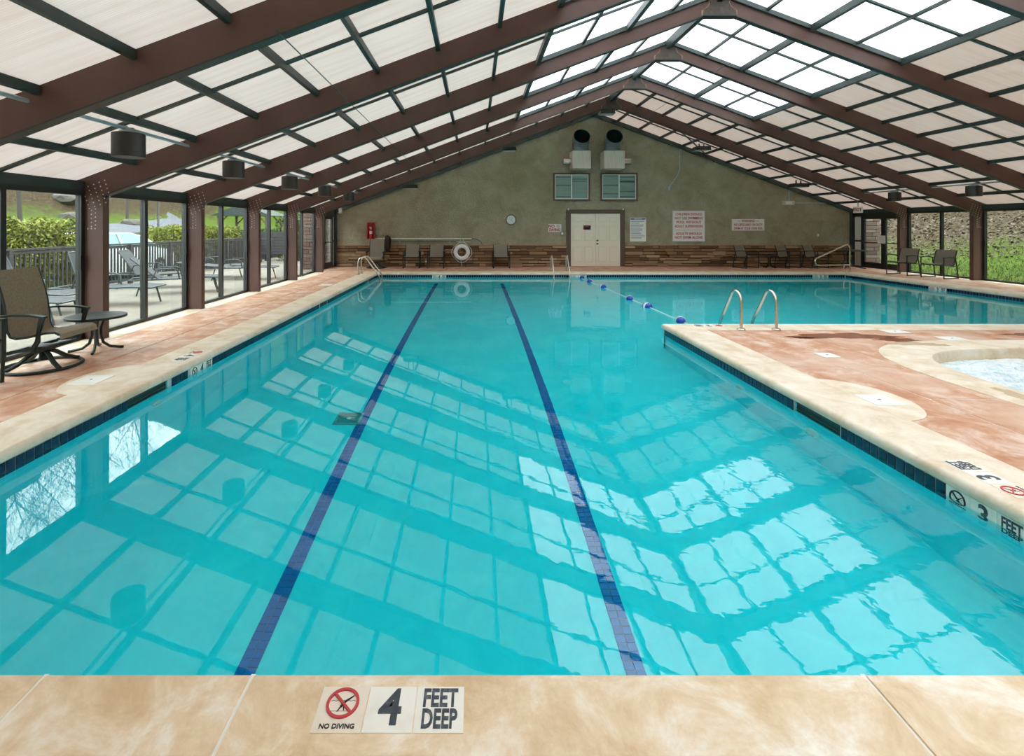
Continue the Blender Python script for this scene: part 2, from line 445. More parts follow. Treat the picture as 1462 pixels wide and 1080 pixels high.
def water_mat():
    m = bpy.data.materials.new('pool_water'); m.use_nodes = True; nt = m.node_tree
    for n in list(nt.nodes): nt.nodes.remove(n)
    o = nt.nodes.new('ShaderNodeOutputMaterial')
    tc = nt.nodes.new('ShaderNodeTexCoord')
    no = nt.nodes.new('ShaderNodeTexNoise'); no.inputs['Scale'].default_value = 2.2; no.inputs['Detail'].default_value = 2
    n2 = nt.nodes.new('ShaderNodeTexNoise'); n2.inputs['Scale'].default_value = 11; n2.inputs['Detail'].default_value = 2
    sx = nt.nodes.new('ShaderNodeSeparateXYZ'); nt.links.new(tc.outputs['Object'], sx.inputs[0])
    mr = nt.nodes.new('ShaderNodeMapRange'); mr.inputs['From Min'].default_value = -.5; mr.inputs['From Max'].default_value = 3.0
    mr.inputs['To Min'].default_value = .12; mr.inputs['To Max'].default_value = 1.0
    nt.links.new(sx.outputs['X'], mr.inputs['Value'])
    mu = nt.nodes.new('ShaderNodeMath'); mu.operation = 'MULTIPLY_ADD'; mu.inputs[1].default_value = .35
    nt.links.new(n2.outputs['Fac'], mu.inputs[0]); nt.links.new(no.outputs['Fac'], mu.inputs[2])
    m3 = nt.nodes.new('ShaderNodeMath'); m3.operation = 'MULTIPLY'; nt.links.new(mu.outputs[0], m3.inputs[0]); nt.links.new(mr.outputs[0], m3.inputs[1])
    bp = nt.nodes.new('ShaderNodeBump'); bp.inputs['Strength'].default_value = .04; bp.inputs['Distance'].default_value = .05
    for n in (no, n2): nt.links.new(tc.outputs['Object'], n.inputs['Vector'])
    nt.links.new(m3.outputs[0], bp.inputs['Height'])
    rf = nt.nodes.new('ShaderNodeBsdfRefraction'); rf.inputs['IOR'].default_value = 1.33; rf.inputs['Roughness'].default_value = 0
    gl = nt.nodes.new('ShaderNodeBsdfGlossy'); gl.inputs['Roughness'].default_value = 0
    fr = nt.nodes.new('ShaderNodeFresnel'); fr.inputs['IOR'].default_value = 1.33
    ad = nt.nodes.new('ShaderNodeMath'); ad.operation = 'ADD'; ad.use_clamp = True; ad.inputs[1].default_value = .04
    nt.links.new(fr.outputs[0], ad.inputs[0])
    for n in (rf, gl, fr): nt.links.new(bp.outputs[0], n.inputs['Normal'])
    mx = nt.nodes.new('ShaderNodeMixShader'); nt.links.new(ad.outputs[0], mx.inputs[0]); nt.links.new(rf.outputs[0], mx.inputs[1]); nt.links.new(gl.outputs[0], mx.inputs[2])
    nt.links.new(mx.outputs[0], o.inputs['Surface'])
    va = nt.nodes.new('ShaderNodeVolumeAbsorption'); va.inputs['Color'].default_value = (.20, .986, .993, 1); va.inputs['Density'].default_value = 1.0
    nt.links.new(va.outputs[0], o.inputs['Volume'])
    return m
M['water'] = water_mat()
M['foam'] = pmat('bubbling_foam', (.86,.92,.94), .35, var=(9, (.40,.66,.72), .48, .72), bump=(22, 1.0, .05))

# ------------------------------------------------------------------ dimensions
C = 4.55                       # ridge position
SL = 0.375                     # roof slope
ZR = 5.92                      # underside of panels at the ridge
BAY = 2.49
FR = [19.42 - BAY * k for k in range(1, 10)]     # frames: 16.93 ... -2.99
YW = 19.42                     # face of the back wall
XL, XRT = -5.38, 14.48         # glass lines
WZ = -0.15                     # water level
PXL, PXR, PXE = -3.25, 2.98, 12.3      # pool: left wall, peninsula wall, right wall
PYN, PYP, PYF = 1.735, 7.97, 16.80     # pool: near wall, peninsula back wall, far wall
def zr(x): return ZR - SL * abs(x - C)

# ------------------------------------------------------------------ deck
floor = struct(empty('floor'), 'pale and red-brown stamped concrete pool deck', 'floor')
MB().box(-5.6, PXL - .12, -3.2, YW + .3, -.30, -.035).box(PXR + .12, 4.9, PYN + .02, PYP - .12, -.30, -.035).box(4.9, 14.7, 6.9, PYP - .02, -.30, -.035)\
    .box(9.4, 14.7, PYN, 6.9, -.30, -.035).box(4.9, 9.4, PYN, 3.1, -.30, -.035)\
    .box(PXL, 14.7, -3.2, PYN - .01, -.30, -.035).box(PXL, PXE + .01, PYF + .01, YW + .3, -.30, -.035).box(PXE + .01, 14.7, PYP - .02, YW + .3, -.30, -.035)\
    .build('underlay', M['dust'], floor)
MB().box(PXR + .3, 4.78, PYN + .05, PYP - .3, -.033, -.005).build('joint_bed', M['white_lid'], floor)

def slab(pts, m, name='slab', top=0.0, th=.034):
    return MB().prism(pts, top - th, top, 'z').build(name, m, floor)
def rect(x0, x1, y0, y1, m, name='slab', g=.006, top=0.0):
    return MB().cbox(x0 + g, x1 - g, y0 + g, y1 - g, top - .034, top, .005).build(name, m, floor)

# near deck, its pool edge rounded over
def nose(y_edge, s):
    """profile of a bull-nosed pool edge in (offset, z): offset runs away from the pool"""
    p = []
    for k in range(7):
        a = PI/2 * k / 6
        p.append((-.03 + .035 * (1 - math.sin(a)) if False else -.03 + .04 * (1 - math.cos(a)), -.045 + .045 * math.sin(a)))
    return [(-.012, -.08), (-.026, -.07)] + p
NOSE = nose(0, 1)
joints = [-5.6, -1.48, -.765, 1.34, 3.6, 6.5, 10.5, 14.7]
for a, b in zip(joints[:-1], joints[1:]):
    prof = [(PYN - o, z) for o, z in NOSE] + [(-3.1, 0.0), (-3.1, -.08)]
    MB().prism(prof, a + .007, b - .007, 'x').build('near_slab', M['beige'], floor)
    if a > -5: MB().box(a - .0075, a + .0075, -3.0, PYN + .015, -.05, -.006).build('joint_filler', M['white_lid'], floor)

# coping round the rest of the pool: one mitred length for each side
COP = .47
poly = [(PXL, PYN), (PXL, PYF), (PXE, PYF), (PXE, PYP), (PXR, PYP), (PXR, PYN)]   # clockwise round the water
def side_coping(i, name, m):
    a = Vector(poly[i]); b = Vector(poly[(i+1) % 6]); prv = Vector(poly[i-1]); nx = Vector(poly[(i+2) % 6])
    def outn(p, q):
        d = (q - p).normalized(); return Vector((-d.y, d.x))
    n0, n1, n2 = outn(prv, a), outn(a, b), outn(b, nx)
    prof = [(o, z) for o, z in NOSE] + [(COP, .0), (COP, -.08)]
    vs = []; k = len(prof)
    for P, na, nb in ((a, n0, n1), (b, n1, n2)):
        for o, z in prof:
            q = P + (na + nb) * o
            vs.append((q.x, q.y, z + .003))
    # near ends stop square at the near deck
    if i == 0:
        for j in range(k): vs[j] = (vs[j][0], PYN + .012, vs[j][2])
    if i == 4:
        for j in range(k, 2*k): vs[j] = (vs[j][0], PYN + .012, vs[j][2])
    fs = [tuple(range(k))[::-1], tuple(range(k, 2*k))] + [(j, (j+1) % k, k + (j+1) % k, k + j) for j in range(k)]
    return MB().add(vs, fs).build(name, m, floor, smooth=True)
for i in range(5):
    side_coping(i, 'coping', M['beige2'])

# stamped slabs
XC = PXL - COP
for y0, y1 in ((PYN, 7.2), (7.2, 12.4), (12.4, PYF + COP)):
    rect(-4.2, XC, y0, y1, M['brown'])
    rect(-4.98, -4.2, y0, y1, M['brown'])
    rect(-5.6, -4.98, y0, y1, M['beige2'], 'sill_strip')
yf = PYF + COP
for x0, x1 in ((-5.6, -1.0), (-1.0, 3.8), (3.8, 8.6), (8.6, 14.7)):
    rect(x0, x1, yf, YW + .05, M['brown'])
XE = PXE + COP
for y0, y1 in ((PYP - COP, 12.0), (12.0, yf)):
    rect(XE, 14.15, y0, y1, M['brown'])
    rect(14.15, 14.7, y0, y1, M['beige2'], 'sill_strip')
# peninsula
XP = PXR + COP; YB = PYP - COP
SPX, SPY, SA, SB = 7.03, 4.86, 1.90, 1.52           # spa centre and half sizes
def spa_ring(off, n=72, e=3.0, z=0.0):
    pts = []
    for k in range(n):
        t = 2*PI*k/n; c, s = math.cos(t), math.sin(t)
        pts.append((SPX + (SA+off) * math.copysign(abs(c)**(2/e), c), SPY + (SB+off) * math.copysign(abs(s)**(2/e), s)))
    return pts
rect(XP, 4.06, PYN, 5.55, M['brown']); rect(4.06, 4.80, PYN, 4.52, M['brown']); rect(4.06, 4.80, 4.52, 5.55, M['brown'])
rect(XP, 4.70, 5.55, YB, M['brown'])
ring = spa_ring(.40)
arc = sorted([p for p in ring if p[1] > 5.58 and p[0] < SPX + .05], key=lambda p: p[0])
slab([(4.706, YB - .006), (4.706, 5.556)] + [(max(4.72, p[0]), p[1]) for p in arc] + [(SPX, SPY+SB+.40), (14.6, SPY+SB+.40), (14.6, YB - .006)], M['brown'])
rect(9.35, 14.7, PYN, 6.75, M['brown']); rect(4.80, 9.35, PYN, 3.02, M['brown'])
# pale collar round the spa with a rounded lip
o = spa_ring(.46); N = len(o)
prof = [(.46, -.02), (.455, .006), (.05, .006), (.015, .0), (0, -.02), (0, -.09)]
vs = []
for off, z in prof:
    vs += [(x, y, z) for x, y in spa_ring(off)]
fs = []
for j in range(len(prof) - 1):
    for k in range(N):
        k2 = (k+1) % N
        fs.append((j*N + k, j*N + k2, (j+1)*N + k2, (j+1)*N + k))
MB().add(vs, fs).build('spa_collar', M['beige2'], floor, smooth=True)
# rounded pale aprons round the skimmer lids
def apron(cx, cy, rx, ry, sgn):
    pts = [(cx, cy - ry)] + [(cx + sgn * rx * math.sin(PI*k/16), cy - ry * math.cos(PI*k/16)) for k in range(1, 16)] + [(cx, cy + ry)]
    MB().prism(pts, -.03, .004, 'z').build('apron', M['beige2'], floor)
apron(XP - .03, 4.55, .42, .55, 1)
apron(XC + .03, 5.12, .36, .50, -1)
# wet patches where bathers climb out
def blotch(cx, cy, rx, ry, m, seed, name='wet_patch', z=.0075):
    r = random.Random(seed); n = 40
    ph = [r.uniform(0, 6.28) for _ in range(5)]
    pts = []
    for k in range(n):
        t = 2*PI*k/n
        q = 1 + .18*math.sin(2*t+ph[0]) + .16*math.sin(3*t+ph[1]) + .12*math.sin(5*t+ph[2]) + .10*math.sin(9*t+ph[3])
        pts.append((cx + rx*q*math.cos(t), cy + ry*q*math.sin(t)))
    MB().prism(pts, z - .004, z, 'z').build(name, m, floor)
blotch(5.15, 7.10, .62, .20, M['wet'], 3, z=.0015); blotch(5.75, 6.85, .30, .12, M['wet'], 5, z=.0015); blotch(4.55, 6.98, .12, .05, M['wet'], 8, z=.0015)
blotch(5.75, 6.60, .34, .10, M['wet_beige'], 11); blotch(4.95, 4.55, .08, .26, M['wet_beige'], 12)
blotch(7.9, 7.2, .35, .1, M['wet'], 21, z=.0015)

# ------------------------------------------------------------------ pool shell
basin = struct(empty('pool_basin'), 'aqua plastered pool basin with blue waterline tiles', 'pool')
ZB4, ZB3 = WZ - 1.22, WZ - .93
pf = MB()
ys0, ys1 = PYN - .05, PYF + .05
pf.add([(PXL-.05, ys0, ZB4), (1.1, ys0, ZB4), (PXR+.05, ys0, ZB3), (PXR+.05, ys1, ZB3), (1.1, ys1, ZB4), (PXL-.05, ys1, ZB4), (PXE+.05, PYP-.05, ZB3), (PXE+.05, ys1, ZB3), (PXR+.05, PYP-.05, ZB3)],
       [(0,1,4,5), (1,2,8,3,4), (8,6,7,3)])
pool_floor = pf.build('pool_floor', M['plaster'], basin)
ZT0, ZT1 = -.08, -.235          # tile band
skim = {0: [(4.72, 5.34), (10.6, 11.15), (14.9, 15.4)], 4: [(4.12, 4.70)], 1: [], 2: [], 3: []}
def wall_quad(mb, i, s0, s1, z0, z1, off=0.0, th=.06):
    """a block of pool wall on side i between s0 and s1 (world x or y), its face off in front of the wall line"""
    if i == 0: mb.box(PXL - th, PXL + off, s0, s1, z0, z1)
    elif i == 1: mb.box(s0, s1, PYF - off, PYF + th, z0, z1)
    elif i == 2: mb.box(PXE - off, PXE + th, s0, s1, z0, z1)
    elif i == 3: mb.box(s0, s1, PYP - th, PYP + off, z0, z1)
    elif i == 4: mb.box(PXR - off, PXR + th, s0, s1, z0, z1)
    elif i == 5: mb.box(s0, s1, PYN - th, PYN + off, z0, z1)
spans = {0: (PYN, PYF), 1: (PXL, PXE), 2: (PYP, PYF), 3: (PXR, PXE), 4: (PYN, PYP), 5: (PXL, PXR)}
for i in range(6):
    w = MB(); a, b = spans[i]
    wall_quad(w, i, a, b, ZB4 - .05, ZT1)
    cuts = sorted(skim.get(i, [])); p = a
    for c0, c1 in cuts:
        wall_quad(w, i, p, c0, ZT1, ZT0 + .0); p = c1
    wall_quad(w, i, p, b, ZT1, ZT0 + .0)
    w.build('pool_wall', M['plaster'], basin)
for i, cuts in skim.items():
    for c0, c1 in cuts:
        s = MB()
        wall_quad(s, i, c0 - .01, c1 + .01, ZT1 - .01, ZT0 + .01, off=-.014, th=.035)
        sk = s.build('skimmer', M['duct_dark'], basin)
        for q in range(3):
            f = MB(); wall_quad(f, i, c0, c1, ZT0 - .02 - .045*q, ZT0 - .012 - .045*q, off=-.004, th=.010)
            f.build('slat', M['grate'], sk)

# waterline tiles: the nearest 300 each their own, the far ones as one part
marks = {0: [(5.775, 6.24)], 4: [(2.72, 3.195)], 1: [(-1.42, -.95), (3.22, 3.68), (11.25, 11.72)], 2: [(13.2, 13.67)]}
TP = .0765
band = MB()
for i in range(6):
    a, b = spans[i]; p = a
    for c0, c1 in sorted(skim.get(i, [])):
        wall_quad(band, i, p, c0, ZT1, ZT0, off=.003, th=-.0005); p = c1
    wall_quad(band, i, p, b, ZT1, ZT0, off=.003, th=-.0005)
band.build('tile_bed', M['grout'], basin)
tile_me = {}
for ax in 'xy':
    t = MB()
    w = TP/2 - .0038
    if ax == 'y': t.cbox(0, .008, -w, w, -w, w, .0025)
    else: t.cbox(-w, w, 0, .008, -w, w, .0025)
    me = bpy.data.meshes.new('tile'); me.from_pydata(t.v, [], t.f); fix_normals(me); me.materials.append(M['navy']); tile_me[ax] = me
cand = []
for i in range(5):
    a, b = spans[i]; n = int((b - a) / TP)
    for k in range(n):
        s = a + TP * (k + .5)
        if any(c0 - TP*.4 < s < c1 + TP*.4 for c0, c1 in skim.get(i, []) + marks.get(i, [])): continue
        for r in range(2):
            z = ZT0 - TP * (r + .5)
            if i == 0: loc = (PXL + .003, s, z); ax = 'y'
            elif i == 1: loc = (s, PYF - .011, z); ax = 'x'
            elif i == 2: loc = (PXE - .011, s, z); ax = 'y'
            elif i == 3: loc = (s, PYP + .003, z); ax = 'x'
            else: loc = (PXR - .011, s, z); ax = 'y'
            px = 678 + F * loc[0] / max(loc[1], .1)
            vis = -20 < px < 1480 and i != 3
            cand.append((0 if vis else 1, r, loc[1], loc, ax))
cand.sort(key=lambda c: c[:3])
rest = MB()
for k, (v, r, d, loc, ax) in enumerate(cand):
    if k < 300: inst('tile', tile_me[ax], basin, loc)
    else:
        me = tile_me[ax]
        rest.add([(p.co.x + loc[0], p.co.y + loc[1], p.co.z + loc[2]) for p in me.vertices], [tuple(f.vertices) for f in me.polygons])
ob = rest.build('tile', M['navy'], basin); ob['kind'] = 'stuff'

# lane lines on the pool floor: two columns of small blue tiles
LT = .0535
t = MB(); t.cbox(-LT/2+.0018, LT/2-.0018, -LT/2+.0018, LT/2-.0018, 0, .006, .0015)
lane_me = bpy.data.meshes.new('tile'); lane_me.from_pydata(t.v, [], t.f); fix_normals(lane_me); lane_me.materials.append(M['lane'])
for xc in (-1.235, .87):
    ln = empty('lane_line', (xc, 0, ZB4), parent=basin)
    MB().box(-LT, LT, 2.1, 16.3, .001, .004).build('grout_bed', M['lane_grout'], ln)
    rows = int(14.2 / LT); rs = MB()
    for k in range(rows):
        for s in (-.5, .5):
            p = (s * LT, 2.1 + LT * (k + .5), .003)
            if k < 150: inst('tile', lane_me, ln, p)
            else: rs.add([(q.co.x + p[0], q.co.y + p[1], q.co.z + p[2]) for q in lane_me.vertices], [tuple(f.vertices) for f in lane_me.polygons])
    q = rs.build('tile', M['lane'], ln); q['kind'] = 'stuff'
# main drain
dr = tag(empty('drain_grate', (-1.40, 5.62, ZB4)), 'square slotted drain grate on the pool floor beside the lane line', 'drain')
g = MB(); g.box(-.16, .16, -.16, -.13, .0, .03).box(-.16, .16, .13, .16, .0, .03).box(-.16, -.13, -.13, .13, 0, .03).box(.13, .16, -.13, .13, 0, .03); g.build('rim', M['drain'], dr)
for k in range(9): MB().box(-.13, .13, -.125 + .028*k, -.11 + .028*k, .005, .026).build('bar', M['drain'], dr)
MB().lathe([(.03,.026),(.03,.032),(0,.032)], n=14).build('screw_cover', M['white_lid'], dr)
MB().box(-.13, .13, -.13, .13, .002, .010).build('sump_plate', M['drain'], dr)
dr.scale = (.9, .9, .6)
# wall fittings
def fitting(x, y, z, sgn, lab, r=.085):
    o = tag(empty('pool_light', (x, y, z)), lab, 'pool light')
    MB().lathe([(r, 0), (r, sgn*.02), (r*.8, sgn*.03)], n=24, axis='x').build('rim', M['white_lid'], o, smooth=True)
    MB().lathe([(r*.74, sgn*.028), (r*.5, sgn*.045), (0, sgn*.05)], n=24, axis='x').build('lens', M['lamp_lens'], o, smooth=True)
fitting(PXR, 4.45, -.52, -1, 'round white underwater light in the peninsula wall below the skimmer slot')
fitting(PXR, 5.65, -.52, -1, 'round underwater fitting in the peninsula wall towards its corner', .07)
fitting(PXL, 5.15, -.50, 1, 'round pale underwater light in the left pool wall', .075)

# the water: one closed body
wp = [(PXL-.02, PYN-.02), (PXR+.02, PYN-.02), (PXR+.02, PYP-.02), (PXE+.02, PYP-.02), (PXE+.02, PYF+.02), (PXL-.02, PYF+.02)]
wt = MB().prism(wp, ZB4 - .03, WZ, 'z').build('pool_water', M['water'])
struct(wt, 'calm turquoise water filling the swimming pool', 'water')

# spa
spa = struct(empty('spa_basin'), 'round-cornered spa basin set into the deck', 'spa')
vs = [(x, y, -.085) for x, y in spa_ring(.012)] + [(x, y, -.9) for x, y in spa_ring(.012)]
MB().add(vs, [(k, (k+1) % N, N + (k+1) % N, N + k) for k in range(N)] + [tuple(range(N, 2*N))]).build('spa_shell', M['beige2'], spa)
n = 96
xs = np.linspace(-1, 1, n)
vs = []; fs = []
rr_ = np.random.default_rng(3)
waves = [(rr_.uniform(1.5, 14), rr_.uniform(0, 6.28), rr_.uniform(0, 6.28)) for _ in range(40)]
for j in range(n):
    for i in range(n):
        x, y = xs[i], xs[j]
        # square to rounded square
        r = max(abs(x), abs(y)); t = math.atan2(y, x)
        c, s = math.cos(t), math.sin(t)
        px = SPX + r * (SA+.005) * math.copysign(abs(c)**(2/3), c); py = SPY + r * (SB+.005) * math.copysign(abs(s)**(2/3), s)
        h = 0
        for f, a, p in waves: h += math.sin(f*(px*math.cos(a) + py*math.sin(a)) * 1.6 + p) / (f + 2)
        bub = max(0, 1 - r**4)
        vs.append((px, py, -.135 + (.034 * h + rr_.uniform(-.012, .018)) * (0.25 + bub)))
for j in range(n-1):
    for i in range(n-1):
        fs.append((j*n+i, j*n+i+1, (j+1)*n+i+1, (j+1)*n+i))
sw = MB().add(vs, fs).build('spa_water', M['foam'], spa, smooth=True); sw['kind'] = 'stuff'
SPN = N

# ------------------------------------------------------------------ back wall
wall_back = struct(empty('wall_back', (0, 0, 0)), 'olive stucco gable wall with a ledge stone base', 'wall')
pts = [(-5.5, -.3), (14.6, -.3), (14.6, zr(14.6) + .1), (C, ZR + .1), (-5.5, zr(-5.5) + .1)]
MB().prism(pts, YW, YW + .25, 'y').build('stucco', M['stucco'], wall_back)
DX0, DX1 = (808.3-678)/37.18, (891.2-678)/37.18        # outer edges of the door trim
for a, b in ((-5.42, DX0), (DX1, 14.5)):
    MB().box(a, b, YW - .05, YW, 0, .80).build('mortar_bed', M['mortar'], wall_back)
t = MB(); t.cbox(-.5, .5, -.5, .5, -.5, .5, .06)
stone_me = bpy.data.meshes.new('stone'); stone_me.from_pydata(t.v, [], t.f); fix_normals(stone_me); stone_me.materials.append(M['stone'])
r_ = random.Random(5); rows = [.115, .10, .12, .105, .13, .11, .115]; z = .005; cnt = 0
for h in rows:
    for a, b in ((-5.42, DX0), (DX1, 14.5)):
        x = a
        while x < b - .02:
            w = min(r_.choice([.26, .36, .48, .6, .8]) * r_.uniform(.85, 1.2), b - x)
            if b - x - w < .15: w = b - x
            dpt = r_.uniform(.03, .11)
            hh = h * r_.uniform(.70, 1.04)
            if r_.random() < .30:
                f_ = r_.uniform(.38, .62)
                for za, zb_ in ((z, z + h*f_), (z + h*f_, z + h)):
                    dq = r_.uniform(.03, .10)
                    inst('stone', stone_me, wall_back, (x + w/2, YW - .03 - dq/2, (za + zb_)/2), (w - .014, dq + .02, zb_ - za - .010))
            else:
                inst('stone', stone_me, wall_back, (x + w/2, YW - .03 - dpt/2, z + h/2), (w - .018, dpt + .02, hh - .020))
            cnt += 1
            x += w
    z += h
for a, b in ((-5.42, DX0), (DX1, 14.5)):
    MB().cbox(a, b, YW - .10, YW + .02, z, z + .03, .006).build('cap_course', M['cap'], wall_back)

# ------------------------------------------------------------------ side and front walls
pts = [(-5.6, 0), (14.7, 0), (14.7, zr(14.7)), (C, ZR), (-5.6, zr(-5.6))]
struct(MB().prism(pts, -3.3, -3.1, 'y').build('wall_front', M['stucco']), 'stucco gable wall behind the camera', 'wall')

# ------------------------------------------------------------------ steel frames
RD = .34
def zb(x): return zr(x) - RD
ordn = ['nearest the back wall', 'second from the back wall', 'third from the back wall', 'fourth from the back wall', 'fifth from the back wall',
        'sixth from the back wall', 'seventh from the back wall', 'eighth from the back wall', 'ninth from the back wall']
def rivet_grid():
    pts = []
    for r in range(5):
        for k in range(6):
            pts.append((.03 + .075*r + .018*k, .13 + .028*r - .055*k))
    for k in range(5): pts.append((.15, -.17 - .055*k)); pts.append((.205, -.15 - .055*k))
    for k in range(4): pts.append((.05 + .05*k, -.42))
    return pts
def make_frame(y, idx):
    fr = struct(empty('steel_frame', (0, y, 0)), 'brown steel roof frame with posts, %s' % ordn[idx], 'steel frame')
    for s in (-1, 1):
        X = lambda q: C + s * q
        q0, q1 = 9.97, 9.65                      # outer and inner face of the post
        MB().prism([(X(q0), -.03), (X(q1), -.03), (X(q1), zb(X(q1))), (X(q0), zr(X(q0)))], -.045, .045, 'y').build('post', M['steel'], fr)
        MB().prism([(X(q1), zb(X(q1))), (X(0), zb(C)), (X(0), zr(C)), (X(q0), zr(X(q0)))], -.045, .045, 'y').build('rafter', M['steel'], fr)
        MB().prism([(X(q1), zb(X(q1))), (X(q1), zb(X(q1)) - .016), (X(.30), zb(X(.30)) - .016), (X(.30), zb(X(.30)))], -.056, .056, 'y').build('flange', M['steel_edge'], fr)
        MB().prism([(X(q1), -.03), (X(q1) - s*.016, -.03), (X(q1) - s*.016, zb(X(q1)) - .02), (X(q1), zb(X(q1)) - .016)], -.06, .06, 'y').build('flange', M['steel'], fr)
        MB().prism([(X(q0), -.03), (X(q0) + s*.014, -.03), (X(q0) + s*.014, zr(X(q0))), (X(q0), zr(X(q0)))], -.06, .06, 'y').build('flange', M['steel'], fr)
        if y > 4.5:
            rv = MB()
            for (qx, qz) in rivet_grid():
                x = X(q0 - qx + .0); zz = 1.93 + qz
                x = X(q0 - .02 - qx)
                rv.add([(x-.008, -.046, zz-.008), (x+.008, -.046, zz-.008), (x+.008, -.046, zz+.008), (x-.008, -.046, zz+.008), (x, -.054, zz)], [(0,1,4),(1,2,4),(2,3,4),(3,0,4)])
            o = rv.build('bolt_heads', M['rivet'], fr); o['kind'] = 'stuff'
    # apex plate with ragged rusty edge
    zc = zb(C)
    g = [(-.31, -.115), (.31, -.115), (.30, -.02), (.21, .05), (.17, .13), (.21, .22), (.24, .30), (-.24, .30), (-.21, .22), (-.17, .13), (-.21, .05), (-.30, -.02)]
    for yy in (-1, 1):
        MB().prism([(C + a*1.10, zc + b) for a, b in g], yy*.046, yy*.056, 'y').build('rust_edge', M['rust'], fr)
        MB().prism([(C + a, zc + b) for a, b in g], yy*.056, yy*.064, 'y').build('gusset', M['gusset'], fr)
    MB().prism([(C-.31, zc-.115), (C+.31, zc-.115), (C+.31, zc-.131), (C-.31, zc-.131)], -.085, .085, 'y').build('apex_plate', M['steel_edge'], fr)
    MB().prism([(C-.31, zc-.115), (C+.31, zc-.115), (C, zc+.01)], -.044, .044, 'y').build('apex_web', M['gusset'], fr)
for k, y in enumerate(FR): make_frame(y, k)

# ------------------------------------------------------------------ roof: panels, purlins, glazing bars
ceiling = struct(empty('ceiling'), 'gabled roof of milky polycarbonate panels on dark green purlins', 'ceiling')
OFF = [.0, .88, 1.71, 2.545, 3.38, 4.21, 5.05, 5.88, 6.71, 7.54, 8.38, 9.21, 10.02]
ang = math.atan(SL); ca = math.cos(ang)
panel_me = {}
def panel(a, b, y0, y1, s, kind):
    L = (b - a) / ca; W = y1 - y0
    key = (round(L, 3), round(W, 3), kind)
    if key not in panel_me:
        t = MB(); t.box(-L/2 + .004, L/2 - .004, -W/2 + .004, W/2 - .004, 0, .025)
        me = bpy.data.meshes.new('roof_panel'); me.from_pydata(t.v, [], t.f); fix_normals(me); me.materials.append(M[kind]); panel_me[key] = me
    x = C + s * (a + b) / 2
    inst('roof_panel', panel_me[key], ceiling, (x, (y0 + y1)/2, zr(x)), rot=(0, s*ang, 0))
def sbox(x, y0, y1, w, h, top=0.0):
    """bar running along y under the roof plane at x"""
    z = zr(x) - top
    return MB().box(x - w/2, x + w/2, y0, y1, z - h, z)
bays = list(zip(FR[1:], FR[:-1])) + [(FR[0], YW)]
for (y0, y1) in bays:
    seen = y0 > 1.5
    sky = y0 < 12.5  # bays over and behind the camera get unseen skylights added for more light
    ym = (y0 + y1) / 2
    if not seen:
        for s in (-1, 1):
            for qa, qb, kk in ((0, 3.38, 'sky_panel'), (3.38, 10.02, 'panel_dark' if s > 0 else 'panel')):
                m1 = MB(); x0, x1 = C + s*qa, C + s*qb
                m1.prism([(x0, zr(x0)), (x1, zr(x1)), (x1, zr(x1)+.025), (x0, zr(x0)+.025)], y0 + .004, y1 - .004, 'y')
                m1.build('roof_panel', M[kk], ceiling)
            for q in OFF[1:-1]: sbox(C + s*q, y0 + .05, y1 - .05, .06, .09).build('purlin', M['green'], ceiling)
        continue
    for s in (-1, 1):
        for a, b in zip(OFF[:-1], OFF[1:]):
            kind = 'sky_panel' if (sky and b < 3.4) else ('panel_dark' if s > 0 else 'panel')
            if y0 < 4: panel(a, b, y0, y1, s, kind)
            else:
                panel(a, b, y0, ym, s, kind); panel(a, b, ym, y1, s, kind)
        for k, q in enumerate(OFF[1:-1]):
            x = C + s * q
            if sky and k in (0, 2): sbox(x, y0 + .05, y1 - .05, .05, .05).build('glazing_bar', M['green'], ceiling)
            elif sky and k in (1, 3): sbox(x, y0 + .05, y1 - .05, .075, .12).build('purlin', M['green'], ceiling)
            else: sbox(x, y0 + .05, y1 - .05, .055, .085).build('purlin', M['green'], ceiling)
        # mid-bay bar down the slope
        xa, xb = C + s*.05, C + s*9.98
        MB().prism([(xa, zr(xa) - .004), (xb, zr(xb) - .004), (xb, zr(xb) - .038), (xa, zr(xa) - .038)], ym - .025, ym + .025, 'y').build('glazing_bar', M['green'], ceiling)
        if sky:
            xa, xb = C + s*.05, C + s*3.38
            for ya, yb in ((y0 + .05, y0 + .10), (y1 - .10, y1 - .05)):
                MB().prism([(xa, zr(xa) - .004), (xb, zr(xb) - .004), (xb, zr(xb) - .09), (xa, zr(xa) - .09)], ya, yb, 'y').build('skylight_curb', M['green'], ceiling)
    # ridge beam with a pale flashing strip
    MB().prism([(C-.09, ZR-.04), (C+.09, ZR-.04), (C+.05, ZR-.20), (C-.05, ZR-.20)], y0 + .05, y1 - .05, 'y').build('ridge_beam', M['green'], ceiling)
    MB().prism([(C+.11, ZR-.08), (C+.16, ZR-.09), (C+.16, ZR-.11), (C+.11, ZR-.10)], y0 + .06, y1 - .06, 'y').build('flashing', M['white'], ceiling)
# raking beam along the back wall
for s in (-1, 1):
    xa, xb = C, C + s*9.95
    MB().prism([(xa, zr(xa) - .002), (xb, zr(xb) - .002), (xb, zr(xb) - .17), (xa, zr(xa) - .17)], YW - .09, YW - .005, 'y').build('raking_beam', M['green'], ceiling)

